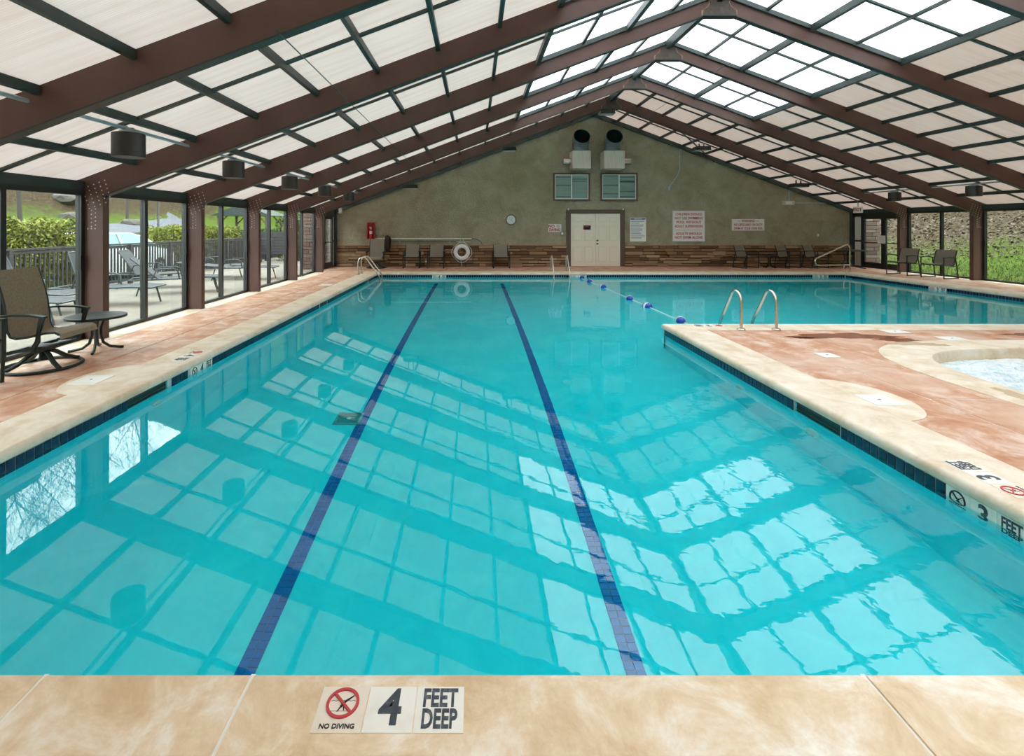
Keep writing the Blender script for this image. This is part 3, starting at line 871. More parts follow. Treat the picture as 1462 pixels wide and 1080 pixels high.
# ------------------------------------------------------------------ glazed side walls
def window_unit(name, x, y0, y1, s, lab, handle=True):
    """two-light sliding window between two posts; s=+1 looks to +x"""
    w = struct(empty(name, (x, y0, 0)), lab, 'window')
    L = y1 - y0; a, b = .05, L - .05
    MB().box(-.04, .04, a, b, .0, .05).build('sill', M['bronze'], w)
    MB().box(-.045, .045, a, b, 1.965, 2.03).build('head', M['bronze'], w)
    MB().box(-.06, .04, a, b, 2.03, 2.16).build('header', M['green'], w)
    for q in (a, b - .06): MB().box(-.04, .04, q, q + .06, .05, 1.965).build('jamb', M['bronze'], w)
    mid = L/2
    MB().box(-.035, .045, mid - .035, mid + .035, .05, 1.965).build('mullion', M['bronze'], w)
    MB().box(-.004, .004, a + .06, mid - .035, .05, 1.965).build('pane', M['glass'], w)
    MB().box(.006, .014, mid + .035, b - .06, .05, 1.965).build('pane', M['screen'] if not handle else M['glass'], w)
    MB().box(-s*.045 - .012, -s*.045 + .012, b - .09, b - .06, .95, 1.15).build('handle', M['bronze'], w)
    return w
wn = 1
for k, (y0, y1) in enumerate(bays):
    if y1 < YW - .1:  # unseen bays beside and behind the camera: windows added to let in light
        window_unit('window_%d' % wn, XL, y0, y1, -1, 'sliding window on the hedge side, %s bay from the back wall' % ['','door','second','third','fourth','fifth','sixth','seventh','eighth','ninth','tenth'][round((YW - y0)/BAY)]); wn += 1
        window_unit('window_%d' % wn, XRT, y0, y1, 1, 'sliding window on the grass slope side, %s bay from the back wall' % ['','door','second','third','fourth','fifth','sixth','seventh','eighth','ninth','tenth'][round((YW - y0)/BAY)]); wn += 1

def glass_door(name, x, y0, y1, s, lab, lites):
    d = struct(empty(name, (x, 0, 0)), lab, 'door')
    MB().box(-.045, .045, y0 + .05, y1, 1.90, 2.03).build('head', M['bronze'], d)
    MB().box(-.06, .04, y0 + .05, y1, 2.03, 2.16).build('header', M['green'], d)
    for (a, b, kind) in lites:
        if kind == 'door':
            lf = empty('door_leaf', (0, 0, 0), parent=d)
            MB().box(-.03, .03, a, b, .01, .22).box(-.03, .03, a, b, 1.80, 1.90).box(-.03, .03, a, a + .09, .22, 1.80).box(-.03, .03, b - .09, b, .22, 1.80).build('stile_frame', M['bronze'], lf)
            MB().box(-.004, .004, a + .09, b - .09, .22, 1.80).build('pane', M['glass'], lf)
            MB().tube([(-s*.07, a + .06, .95), (-s*.07, b - .06, .95)], .018, 8).box(-s*.05 - .02, -s*.05 + .02, a + .03, a + .08, .90, 1.0).box(-s*.05 - .02, -s*.05 + .02, b - .08, b - .03, .90, 1.0).build('push_bar', M['bronze'], lf)
        else:
            MB().box(-.03, .03, a, b, .0, .06).box(-.03, .03, a, a + .05, .06, 1.9).box(-.03, .03, b - .05, b, .06, 1.9).box(-.03, .03, a + .05, b - .05, .96, 1.02).build('sidelight_frame', M['bronze'], d)
            MB().box(-.004, .004, a + .05, b - .05, .06, 1.90).build('pane', M['glass'] if kind == 'lite' else M['white'], d)
    return d
y0 = FR[0]
glass_door('door_2', XL, y0, YW, -1, 'black framed glass exit door left of the olive wall', [(y0 + .06, y0 + 1.06, 'lite'), (y0 + 1.08, y0 + 2.06, 'door'), (y0 + 2.08, YW - .0, 'panel')])
glass_door('door_3', XRT, y0, YW, 1, 'black framed double glass doors right of the olive wall', [(y0 + .06, y0 + .95, 'door'), (y0 + .97, y0 + 1.92, 'door'), (y0 + 1.95, YW - .0, 'panel')])
for x, lab, s in ((-5.36, 'dark green corner post at the left end of the olive wall', -1), (14.46, 'dark green corner post at the right end of the olive wall', 1)):
    MBo = MB().box(x - .08, x + .08, YW - .16, YW - .01, 0, zr(x) - .02).build('trim_1' if s < 0 else 'trim_2', M['green'])
    struct(MBo, lab, 'trim')

# ------------------------------------------------------------------ things on the back wall
PPM = F / YW
def wx(px): return (px - 678) / PPM
def wz(py): return CAMH + (323 - py) / PPM
FY = YW - .02

# double door
door = struct(empty('door_1', ((wx(814.6) + wx(885.2))/2, YW, 0)), 'cream six-panel double door in a wide brown frame', 'door')
hw = (wx(885.2) - wx(814.6)) / 2; ow = (DX1 - DX0) / 2; DH = wz(305); TH = wz(299.6)
tr = MB().box(-ow, -hw, -.07, 0, 0, TH).box(hw, ow, -.07, 0, 0, TH).box(-hw, hw, -.07, 0, DH, TH); tr.build('casing', M['trim_brown'], door)
for s in (-1, 1):
    lf = empty('door_leaf', (0, 0, 0), parent=door)
    a, b = (0.006, hw - .004) if s > 0 else (-hw + .004, -.006)
    MB().box(a, b, -.035, -.001, .01, DH - .006).build('leaf_board', M['door_white'], lf)
    w = b - a; cw = (w - .10*2 - .10) / 2
    for (z0, z1) in ((.18, .76), (.98, 1.55), (1.70, 1.90)):
        for k in (0, 1):
            xa = a + .10 + k * (cw + .10)
            MB().cbox(xa, xa + cw, -.056, -.030, z0, z1, .022).build('raised_panel', M['door_white'], lf)
    if s > 0:
        for zz in (.87, .99):
            MB().lathe([(.032, -.036), (.032, -.045), (.014, -.05), (.014, -.075), (.03, -.08), (.03, -.10), (0, -.105)], (a + .06, 0, zz), 14, 'y').build('knob', M['gusset'], lf, smooth=True)
for s in (-1, 1): MB().cbox(s*(ow - .07) - .02, s*(ow - .07) + .02, -.10, -.07, TH - .02, TH + .05, .005).build('stop_block', M['white'], door)

BOARD = {}
def sign(name, x0, x1, y0, y1, lab, m='sign_white', y=FY, th=.012):
    cx, cz = (wx(x0) + wx(x1))/2, (wz(y0) + wz(y1))/2
    o = tag(empty(name, (cx, y, cz)), lab, 'sign')
    W, H = wx(x1) - wx(x0), wz(y0) - wz(y1)
    bd = MB().cbox(-W/2, W/2, -th, th, -H/2, H/2, .003).build('board', M[m], o)
    BOARD[o.name] = bd
    return o, W, H
def put(o, txt, size, m, x, z, bold=0, sx=1.0, y=-.0135, spacing=1.0):
    return lettering(txt, size, M[m], BOARD.get(o.name, o), frame4((x, y, z), (1,0,0), (0,0,1)), bold, sx, spacing)
def bar(o, m, x0, x1, z0, z1, name='stripe', y=-.0140):
    return MB().box(x0, x1, y, y + .003, z0, z1).build(name, M[m], BOARD.get(o.name, o))

o, W, H = sign('no_diving_sign', 782.8, 801.3, 320.2, 331.4, 'small white sign reading NO DIVING in red beside the brown door frame')
put(o, 'NO', .15, 'red_text', -.13, .065, .006); put(o, 'DIVING', .15, 'red_text', 0, -.075, .006, .86)
MB().tube([(.12 + .05*math.cos(2*PI*k/20), -.015, .068 + .05*math.sin(2*PI*k/20)) for k in range(20)], .006, 5, closed=True).tube([(.085, -.015, .103), (.155, -.015, .033)], .006, 5).build('symbol', M['black'], o)
o, W, H = sign('pool_rules_sign', 899, 922, 311, 345, 'tall white pool rules board with a blue heading right of the door', 'white')
bar(o, 'blue_text', -W/2 + .02, W/2 - .02, H/2 - .075, H/2 - .025, 'heading_bar')
put(o, 'POOL RULES', .05, 'sign_white', 0, H/2 - .05, .001, y=-.0155)
r_ = random.Random(2)
for k in range(19):
    z = H/2 - .115 - k * .038
    bar(o, 'blue_text' if k % 4 == 1 else 'grey_text', -W/2 + .04, -W/2 + .04 + r_.uniform(.55, .98) * (W - .08), z - .007, z + .007, 'text_line')
o, W, H = sign('supervision_sign', 959.8, 1006, 301, 345, 'large white sign with red text about children and adult supervision')
for t, z in (('CHILDREN SHOULD', .455), ('NOT USE SWIMMING', .30), ('POOL WITHOUT', .145), ('ADULT SUPERVISION', -.01), ('ADULTS SHOULD', -.29), ('NOT SWIM ALONE', -.44)):
    put(o, t, .142, 'red_text', 0, z, .003, .80 if len(t) > 14 else .88)
bar(o, 'red_text', -W/2 + .10, W/2 - .10, -.155, -.147, 'divider')
for a in ((-W/2 + .008, -W/2 + .018, -H/2 + .008, H/2 - .008), (W/2 - .018, W/2 - .008, -H/2 + .008, H/2 - .008), (-W/2 + .008, W/2 - .008, H/2 - .018, H/2 - .008), (-W/2 + .008, W/2 - .008, -H/2 + .008, -H/2 + .018)):
    bar(o, 'grey_text', *a, name='border_line')
o, W, H = sign('lifeguard_warning_sign', 1044.6, 1090.7, 313, 329.4, 'wide white warning sign saying no lifeguard on duty')
put(o, 'WARNING', .13, 'red_text', 0, .145, .003, .8); put(o, 'NO LIFEGUARD ON DUTY', .128, 'red_text', 0, .0, .003, .72); put(o, 'SWIM AT YOUR OWN RISK', .128, 'red_text', 0, -.14, .003, .70)
bar(o, 'red_text', -.40, -.28, .138, .152, 'dash'); bar(o, 'red_text', .28, .40, .138, .152, 'dash')
o, W, H = sign('door_notice', 832.6, 843, 322, 328.4, 'small black and red notice on the cream double door', 'red', y=YW - .049, th=.007)
bar(o, 'black', -W/2 + .004, W/2 - .004, 0, H/2 - .004, 'black_half', y=-.0100)
put(o, 'POOL', .055, 'red', 0, .04, .001, y=-.0110)
bar(o, 'black', -W/2 + .03, W/2 - .03, -.055, -.03, 'text_line', y=-.0100)

# clock
ck = tag(empty('wall_clock', (wx(729.5), YW - .005, wz(314))), 'round wall clock with a brown rim on the stucco', 'clock')
MB().lathe([(.205, 0), (.205, -.035), (.19, -.05), (.172, -.045), (.17, -.02)], n=36, axis='y').build('rim', M['trim_brown'], ck, smooth=True)
MB().lathe([(.172, -.01), (.172, -.024), (0, -.024)], n=36, axis='y').build('face', M['clockface'], ck)
for a, l, w in ((PI*.28, .09, .008), (-PI*.27, .13, .006)):
    d = Vector((math.cos(a), 0, math.sin(a)))
    MB().tube([(0, -.028, 0), (d.x*l, -.028, d.z*l)], w, 4).build('hand', M['black'], ck)
for k in range(12):
    d = Vector((math.cos(PI*k/6), 0, math.sin(PI*k/6)))
    MB().tube([(d.x*.14, -.026, d.z*.14), (d.x*.16, -.026, d.z*.16)], .004, 4).build('hour_mark', M['black'], ck)

# fire extinguisher box and extinguisher
fx = (wx(525.4) + wx(535.6))/2; fz0, fz1 = wz(341.5), wz(318); fw = (wx(535.6) - wx(525.4))/2
fb = tag(empty('extinguisher_cabinet', (fx, YW, fz0)), 'red open-front fire extinguisher cabinet on the olive wall', 'cabinet')
h = fz1 - fz0
MB().box(-fw, fw, -.02, 0, 0, h).build('back_board', M['red'], fb)
for a in ((-fw, -fw + .02, -.2, -.02, 0, h), (fw - .02, fw, -.2, -.02, 0, h), (-fw + .02, fw - .02, -.2, -.02, h - .02, h), (-fw + .02, fw - .02, -.2, -.02, 0, .02)):
    MB().box(*a).build('side_board', M['red'], fb)
ex = tag(empty('fire_extinguisher', (fx, YW - .11, fz0 + .02)), 'small red and white fire extinguisher inside the red cabinet', 'extinguisher')
MB().lathe([(.055, 0), (.06, .02), (.06, .30), (.045, .345), (.02, .365)], n=18).build('cylinder_body', M['red'], ex, smooth=True)
MB().lathe([(.061, .18), (.062, .18), (.062, .29), (.061, .29)], n=18).build('label_band', M['white'], ex, smooth=True)
MB().box(-.02, .02, -.02, .02, .365, .40).box(-.06, .015, -.012, .012, .40, .415).box(-.055, .02, -.012, .012, .43, .445).build('valve_handle', M['white'], ex)
MB().tube([(.03, 0, .39), (.08, -.01, .36), (.085, -.02, .26), (.075, -.02, .14)], .011, 6).build('nozzle_hose', M['black'], ex, smooth=True)

# rescue poles
pz = wz(341)
po = tag(empty('rescue_pole', (wx(534.6), YW - .07, pz)), 'long white pole with a blue shepherd hook hung on the wall', 'pole')
L = wx(673) - wx(534.6)
MB().tube([(0, 0, 0), (L, 0, 0)], .022, 8).build('shaft', M['white'], po, smooth=True)
hk = [(L, 0, 0), (L + .12, 0, .0), (L + .25, 0, -.04), (L + .36, 0, -.12), (L + .43, 0, -.24), (L + .45, 0, -.36), (L + .42, 0, -.48)]
MB().tube(hk, .014, 8).build('hook', M['blue_metal'], po, smooth=True)
for q in (.35, L - .35): MB().box(q - .015, q + .015, -.03, .07, -.035, .035).build('bracket', M['conduit'], po)
p2 = tag(empty('skimmer_pole', (wx(560), YW - .07, wz(345.3))), 'thin grey pole hung just below the white rescue pole', 'pole')
L2 = wx(672) - wx(560)
MB().tube([(0, 0, 0), (L2, 0, 0)], .013, 8).build('shaft', M['grate'], p2, smooth=True)
MB().tube([(L2 - .55, 0, 0), (L2, 0, 0)], .017, 8).build('grip', M['offwhite'], p2, smooth=True)
for q in (.3, L2 - .8): MB().box(q - .012, q + .012, -.02, .07, -.025, .025).build('bracket', M['conduit'], p2)
# coiled hose seen edge-on
hz = tag(empty('hose_coil', ((wx(551.8)+wx(560))/2, YW - .34, wz(347.5))), 'dark brown hose coil hanging edge-on over the poles', 'hose')
for k, (dx, R) in enumerate(((-.06, .24), (-.02, .255), (.02, .25), (.06, .235))):
    MB().tube([(dx, R*math.cos(2*PI*q/28), R*1.12*math.sin(2*PI*q/28)) for q in range(28)], .028, 7, closed=True).build('loop', M['hose'], hz, smooth=True)
MB().box(-.02, .02, .22, .34, .15, .19).build('hanger', M['black'], hz)

# life ring
lr = tag(empty('life_ring', (wx(659.5), YW - .19, wz(360))), 'white life ring with rope hanging on the stone base', 'life ring')
MB().tube([(.235*math.cos(2*PI*q/40), 0, .235*math.sin(2*PI*q/40)) for q in range(40)], .078, 12, closed=True).build('ring', M['float_white'], lr, smooth=True)
rp = []
for q in range(41):
    a = 2*PI*q/40; R = .335 + .05 * abs(math.sin(2*a))
    rp.append((R*math.cos(a + PI/4), -.03, R*math.sin(a + PI/4)))
MB().tube(rp[:-1], .008, 5, closed=True).tube([(-.16, -.02, .30), (0, .06, .55), (.16, -.02, .30)], .008, 5).tube([(-.03, 0, -.32), (.0, .02, -.52), (.01, .05, -.60)], .008, 5).build('grab_rope', M['rope'], lr, smooth=True)
for q in range(4):
    a = PI/4 + q*PI/2; c, s = math.cos(a), math.sin(a)
    MB().tube([(.235*c + .082*(c*math.cos(t)), .082*math.sin(t), .235*s + .082*(s*math.cos(t))) for t in [2*PI*k/14 for k in range(14)]], .008, 4, closed=True).build('band', M['rope'], lr)
MB().box(-.015, .015, -.02, .19, .53, .56).build('hook', M['grate'], lr)

# windows with blinds and ducts above the door
for k, (x0, x1, lab) in enumerate(((789.6, 842, 'blind-covered wall window above the door, clock side'), (857, 910, 'blind-covered wall window above the door, sign side'))):
    w = struct(empty('window_%d' % (20 + k), ((wx(x0)+wx(x1))/2, YW, (wz(247)+wz(287))/2)), lab, 'window')
    a = (wx(x1) - wx(x0))/2; b = (wz(247) - wz(287))/2; t = .065
    MB().box(-a, a, -.06, 0, b - t, b).box(-a, a, -.06, 0, -b, -b + t).box(-a, -a + t, -.06, 0, -b + t, b - t).box(a - t, a, -.06, 0, -b + t, b - t).build('casing', M['trim_brown'], w)
    a -= t; b -= t; t = .03
    MB().box(-a, a, -.045, 0, b - t, b).box(-a, a, -.045, 0, -b, -b + t).box(-a, -a + t, -.045, 0, -b + t, b - t).box(a - t, a, -.045, 0, -b + t, b - t).box(-.02, .02, -.045, 0, -b + t, b - t).build('sash', M['white'], w)
    MB().box(-a + t, a - t, -.006, -.002, -b + t, b - t).build('backing', M['duct_dark'], w)
    MB().box(-a + t, a - t, -.042, -.038, -b + t, b - t).build('pane', M['glass'], w)
    ns = 22; sp = (2*b - 2*t)/ns; r_ = random.Random(k + 4)
    M.setdefault('blind', pmat('pale_teal_blind', (.60,.70,.68), .5))
    for q in range(ns):
        z = -b + t + sp*(q + .5)
        for (xa, xb) in ((-a + t + .01, -.025), (.025, a - t - .01)):
            tilt = .030 if r_.random() > .10 else .012
            MB().add([(xa, -.016, z - tilt*.62), (xb, -.016, z - tilt*.62 + r_.uniform(-.003,.003)), (xb, -.028, z + tilt*.62), (xa, -.028, z + tilt*.62)], [(0,1,2,3)]).build('slat', M['blind'], w)
def duct(x0, x1, s, lab):
    d0 = YW - .62; sc_ = d0 / F
    cx = ((x0 + x1)/2 - 678) * sc_; hwid = (x1 - x0)/2 * sc_
    z1 = CAMH + (323 - 215) * sc_; z0 = CAMH + (323 - 240.6) * sc_
    d = tag(empty('duct_unit', (cx, YW, 0)), lab, 'duct')
    MB().cbox(-hwid, hwid, -.62, .0, z0, z1, .012).build('box', M['offwhite'], d)
    MB().tube([(s*hwid, -.30, z0 + .30), (s*(hwid + .10), -.30, z0 + .30), (s*(hwid + .30), -.30, z0 + .30)], .13, 16).build('side_pipe', M['chrome'], d, smooth=True)
    R = .31; path = []
    for k in range(9):
        a = PI/2 * k/8 * .80
        path.append((0, -.31 - .42*(1 - math.cos(a)) * 1.1, z1 - .02 + .06 + .52*math.sin(a)))
    path = [(0, -.31, z1 - .02)] + path
    mb = MB(); mb.tube(path, R, 24, caps=False); mb.build('elbow', M['galv'], d, smooth=True)
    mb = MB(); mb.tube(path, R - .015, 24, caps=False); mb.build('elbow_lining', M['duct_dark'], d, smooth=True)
    for q in (1, 3, 5, 7, 9):
        p = Vector(path[q]); t = (Vector(path[q]) - Vector(path[q-1])).normalized(); sd = Vector((1,0,0)); up = sd.cross(t)
        MB().tube([p + (sd*math.cos(2*PI*k/24) + up*math.sin(2*PI*k/24)) * (R + .004) for k in range(24)], .010, 5, closed=True).build('seam_ring', M['galv'], d, smooth=True)
duct(817.5, 844, -1, 'white duct box with open galvanised elbow, pipe on the clock side')
duct(862.5, 892, 1, 'white duct box with open galvanised elbow, pipe on the sign side')

# small wall fittings
def small(name, x, z, w, h, dp, m, lab, cat):
    o = tag(empty(name, (x, YW, z)), lab, cat)
    MB().cbox(-w/2, w/2, -dp, 0, -h/2, h/2, .006).build('housing', M[m], o)
    MB().cbox(-w*.3, w*.3, -dp - .006, -dp + .002, -h*.3, h*.3, .002).build('cover', M['white'], o)
    return o
small('door_chime', wx(807) - .12, wz(333.5), .12, .16, .05, 'galv', 'small grey box on the wall beside the door casing', 'box')
small('thermostat', wx(1167.4), wz(335.8), .08, .12, .03, 'offwhite', 'small cream thermostat between chairs and corner post', 'thermostat')
small('speaker_box', wx(487), wz(301), .14, .22, .12, 'offwhite', 'small cream box high in the corner by the exit door', 'box')
small('wall_outlet', wx(609), wz(371.6) + .0, .10, .16, .085, 'white', 'white outlet low on the stone between two chairs', 'outlet')
em = small('emergency_light', wx(1124), wz(290), .42, .16, .12, 'offwhite', 'white emergency light box with a long conduit', 'light')
cd = tag(empty('wall_conduit', (wx(1130), YW - .05, wz(290))), 'grey conduit from the emergency light to the exit sign', 'conduit')
MB().tube([(.1, 0, 0), (2.35, 0, -.02)], .018, 8).build('pipe', M['conduit'], cd, smooth=True)
MB().tube([(-.12, 0, .06), (-.12, 0, .58), (-.02, -.1, .74)], .012, 6).build('riser', M['conduit'], cd, smooth=True)
c2 = tag(empty('wall_cable', (wx(970), YW - .03, wz(235))), 'thin looping grey cable on the wall below the roof', 'cable')
pz_ = [(wx(988) - wx(970), -.02, wz(208) - wz(235)), (wx(970) - wx(970), 0, 0.55), (0, 0, .3), (.0, 0, -.2), (wx(966) - wx(970), 0, wz(252) - wz(235)), (wx(958) - wx(970), 0, wz(263) - wz(235)), (wx(954) - wx(970), 0, wz(269) - wz(235))]
MB().tube(pz_, .018, 6).build('wire', M['conduit'], c2, smooth=True)
MB().cbox(wx(954) - wx(970) - .05, wx(954) - wx(970) + .05, -.06, .03, wz(272) - wz(235), wz(266) - wz(235), .01).build('end_fitting', M['conduit'], c2)
# exit sign, hung from the roof
xs = tag(empty('exit_sign', (13.75, 18.15, 2.02)), 'white exit sign with red letters over the glass doors', 'sign')
MB().cbox(-.03, .03, -.16, .16, 0, .22, .008).build('housing', M['white'], xs)
MB().tube([(0, 0, .22), (0, 0, zr(13.75) - 2.02)], .02, 8).build('stem', M['conduit'], xs)
lettering('EXIT', .15, M['red'], xs, frame4((-.0315, 0, .11), (0,-1,0), (0,0,1)), .004)
xs.rotation_euler = (0, 0, .30)
nt_ = tag(empty('paper_notice', (XRT - .12, FR[0] + .93, .93)), 'white paper notice taped on the double glass doors', 'notice')
MB().box(-.004, .004, -.16, .16, 0, .28).build('sheet', M['white'], nt_)
for k in range(4): MB().box(-.007, -.003, -.11, .11, .08 + .045*k, .086 + .045*k).build('text_line', M['grey_text'], nt_)
MB().box(0, .085, -.02, .02, .10, .14).build('tape', M['white'], nt_)

# ------------------------------------------------------------------ lamps
def make_lamp(x, y, lab, grp):
    ztop = zr(x) - .085
    o = tag(empty('cylinder_lamp', (x, y, ztop - .335)), lab, 'lamp', grp)
    MB().lathe([(.155, 0), (.165, 0), (.165, .265), (.155, .27), (0, .27)], n=32).build('lamp_body', M['lamp_body'], o, smooth=True)
    MB().lathe([(.154, .27), (.150, .015)], n=32).build('lamp_lining', M['lamp_lens'], o, smooth=True)
    MB().lathe([(.15, .012), (.10, .004), (0, .002)], n=32).build('lens', M['lamp_lens'], o, smooth=True)
    MB().box(-.05, .05, -.09, .09, .27, .30).box(-.02, .02, -.07, -.04, .30, .345).box(-.02, .02, .04, .07, .30, .345).build('bracket', M['conduit'], o)
XLA, XLB = C - 8.38 - .09, C + 8.38 + .09
for k, y in enumerate([FR[4] - BAY/2, FR[3] - BAY/2, FR[2] - BAY/2, FR[1] - BAY/2, FR[0] - BAY/2]):
    make_lamp(XLA, y, 'dark cylinder lamp under the roof on the hedge side, %s from the camera' % ['nearest', 'second', 'third', 'fourth', 'fifth'][k], 'cylinder lamps')
for k, y in enumerate([FR[1] - BAY/2, FR[0] - BAY/2]):
    make_lamp(XLB, y, 'dark cylinder lamp under the roof on the grass side, %s from the back wall' % ['second', 'nearest'][k], 'cylinder lamps')
for x, lab in ((XLA, 'pale conduit carrying the lamps on the hedge side'), (XLB, 'pale conduit carrying the lamps on the grass side')):
    o = tag(MB().tube([(0, 0, 0), (0, 14.8 if x < 0 else 7.3, 0)], .020, 8).build('lamp_conduit', M['conduit'], None, True, (x, 2.1 if x < 0 else 9.6, zr(x) - .10)), lab, 'conduit')
def flood(x, z, lab):
    y = 18.35
    o = tag(empty('floodlight', (x, y, z)), lab, 'floodlight', 'floodlights under the roof by the back wall')
    MB().prism([(-.27, 0), (.27, 0), (.24, .13), (-.24, .13)], -.20, .20, 'y').build('housing', M['bronze'], o)
    MB().box(-.23, .23, -.17, .17, -.008, .001).build('lens', M['lamp_lens'], o)
    d = max(.05, zr(x) - z - .13)
    MB().box(-.10, -.07, -.02, .02, .12, .12 + d).box(.07, .10, -.02, .02, .12, .12 + d).build('hanger', M['bronze'], o)
for px, py, lab in ((586, 268, 'black floodlight under the roof above the extinguisher cabinet'), (727, 214, 'black floodlight under the roof above the clock'), (868, 161, 'black floodlight hung at the roof ridge above the ducts'),
                    (1005, 213, 'black floodlight under the roof above the warning signs'), (1145, 266, 'black floodlight under the roof by the emergency light')):
    flood((px - 678)*18.15/F, CAMH + (323 - py)*18.15/F - .02, lab)
for x, z, y0, y1, lab in ((-1.69, zb(-1.69) - .03, 4.3, 17.0, 'thin dark cable strung under the rafters on the hedge side'), (5.62, zb(5.62) - .03, 9.3, 17.0, 'thin dark cable strung under the rafters near the ridge')):
    tag(MB().tube([(0, 0, 0), (0, y1 - y0, 0)], .006, 5).build('roof_cable', M['grate'], None, False, (x, y0, z)), lab, 'cable')
b1 = tag(MB().tube([(7.0, 17.1, zb(7.0) + .05), (9.1, 19.25, zr(9.1) - .22)], .025, 6).build('roof_brace', M['green']), 'thin dark diagonal brace in the last roof bay', 'brace')

# ------------------------------------------------------------------ rails, ladders, rope
def arc_pts(c, r, a0, a1, n, plane):
    out = []
    for k in range(n + 1):
        a = a0 + (a1 - a0)*k/n; u, v = r*math.cos(a), r*math.sin(a)
        out.append((c[0], c[1] + u, c[2] + v) if plane == 'yz' else (c[0] + u, c[1], c[2] + v))
    return out
def rail_path(h=.56, reach=.68, drop=-.95):
    """grab rail of a pool ladder in (u, z): from the deck, over, and down into the water; u runs to the pool"""
    p = [(0, 0), (0, h - .16)]
    for k in range(1, 8):
        a = PI - (PI - .95) * k/7
        p.append((.16 + .16*math.cos(a), h - .16 + .16*math.sin(a)))
    e = p[-1]
    p += [(e[0] + .12, e[1] - .12*1.35), (reach - .06, .04), (reach - .01, -.06), (reach, -.16), (reach, drop)]
    return p
def ladder(name, base, du, dv, gap, lab, steps=True):
    """base: first rail foot; du: unit vector to the pool; dv: unit vector to the second rail"""
    o = tag(empty(name, base), lab, 'ladder')
    P = rail_path()
    du, dv = Vector(du), Vector(dv)
    for k in (0, 1):
        pts = [du*u + dv*gap*k + Vector((0,0,z)) for u, z in P]
        MB().tube(pts, .022, 12).build('grab_rail', M['chrome'], o, smooth=True)
        c = dv*gap*k
        MB().lathe([(.06, 0), (.06, .012), (.045, .024), (.024, .026)], (c.x, c.y, 0), 20).build('flange_cover', M['chrome'], o, smooth=True)
    if steps:
        for z in (-.22, -.50, -.78):
            a = du*.68 + Vector((0,0,z)); b = a + dv*gap
            mb = MB(); n_ = du*.05
            v = [a - n_, b - n_, b + n_, a + n_]
            mb.add([tuple(q) for q in v] + [(q.x, q.y, q.z + .025) for q in v], [(0,3,2,1),(4,5,6,7),(0,1,5,4),(1,2,6,5),(2,3,7,6),(3,0,4,7)]).build('step', M['white'], o)
    return o
ladder('pool_ladder', (3.95, 7.50, .004), (0,1,0), (1,0,0), .52, 'stainless steel ladder rails on the peninsula edge')
ladder('pool_ladder', (2.60, 17.30, .0), (0,-1,0), (1,0,0), .52, 'stainless steel ladder at the far pool edge before the double door')
ladder('pool_ladder', (-3.70, 16.02, .0), (1,0,0), (0,1,0), .46, 'stainless steel ladder rails in the far left pool corner')
# figure-four stair rail
sr = tag(empty('stair_rail', (12.62, 17.02, 0)), 'stainless triangular handrail at the far pool steps near the double glass doors', 'handrail')
dd = Vector((-1, -.20, 0)).normalized()
def S(u, z): q = dd*u; return (q.x, q.y, z)
lp = [S(0, .0), S(0, .80)] + [S(.12 - .12*math.cos(a), .80 + .12*math.sin(a)) for a in (.5, 1.0, 1.5, 1.9)] + [S(1.25, .50)] + [S(1.25 + .13*math.sin(a), .37 + .13*math.cos(a)) for a in (.6, 1.2, 1.9, 2.5)] + [S(1.20, .24), S(0, .24)]
MB().tube(lp, .024, 10).build('rail_loop', M['chrome'], sr, smooth=True)
MB().tube([S(.24, 0), S(.24, .24)], .024, 10).build('rail_foot', M['chrome'], sr, smooth=True)
for u in (0, .24): MB().lathe([(.05, 0), (.05, .012), (.028, .02)], S(u, 0), 16).build('flange_cover', M['chrome'], sr, smooth=True)

rope = tag(MB().tube([(3.42, PYF - .02, WZ + .06), (3.44, PYF - .3, WZ + .012), (3.58, 12.5, WZ + .012), (3.66, PYP + .35, WZ + .012), (3.66, PYP + .02, WZ + .06)], .007, 6).build('float_rope', M['rope'], None, True), 'thin white safety rope across the water, strung with floats', 'rope')
fl_lab = ['nearest the peninsula', 'second from the peninsula', 'third from the peninsula', 'fourth from the peninsula', 'fifth from the peninsula', 'farthest, by the far ladder']
for k, d in enumerate((8.93, 10.55, 11.65, 13.9, 15.3, 16.4)):
    t = (PYF - d)/(PYF - PYP); x = 3.44 + .22*min(1, t*1.0)
    f = tag(empty('rope_float', (x, d, WZ + .012)), 'blue and white float on the safety rope, ' + fl_lab[k], 'float', 'floats on the safety rope')
    r_ = .085
    def cap(a, b): return [(r_*math.sqrt(max(0, 1 - (h_/.115)**2))**.6 if abs(h_) < .115 else .012, h_) for h_ in np.linspace(a, b, 7)]
    MB().lathe(cap(-.113, -.03), n=18, axis='y').build('blue_half', M['float_blue'], f, smooth=True)
    MB().lathe([(r_*1.01, -.03), (r_*1.03, 0), (r_*1.01, .03)], n=18, axis='y').build('white_band', M['float_white'], f, smooth=True)
    MB().lathe(cap(.03, .113), n=18, axis='y').build('blue_half', M['float_blue'], f, smooth=True)
    f.rotation_euler = (0, 0, .35 * (1 if k % 2 else -1))

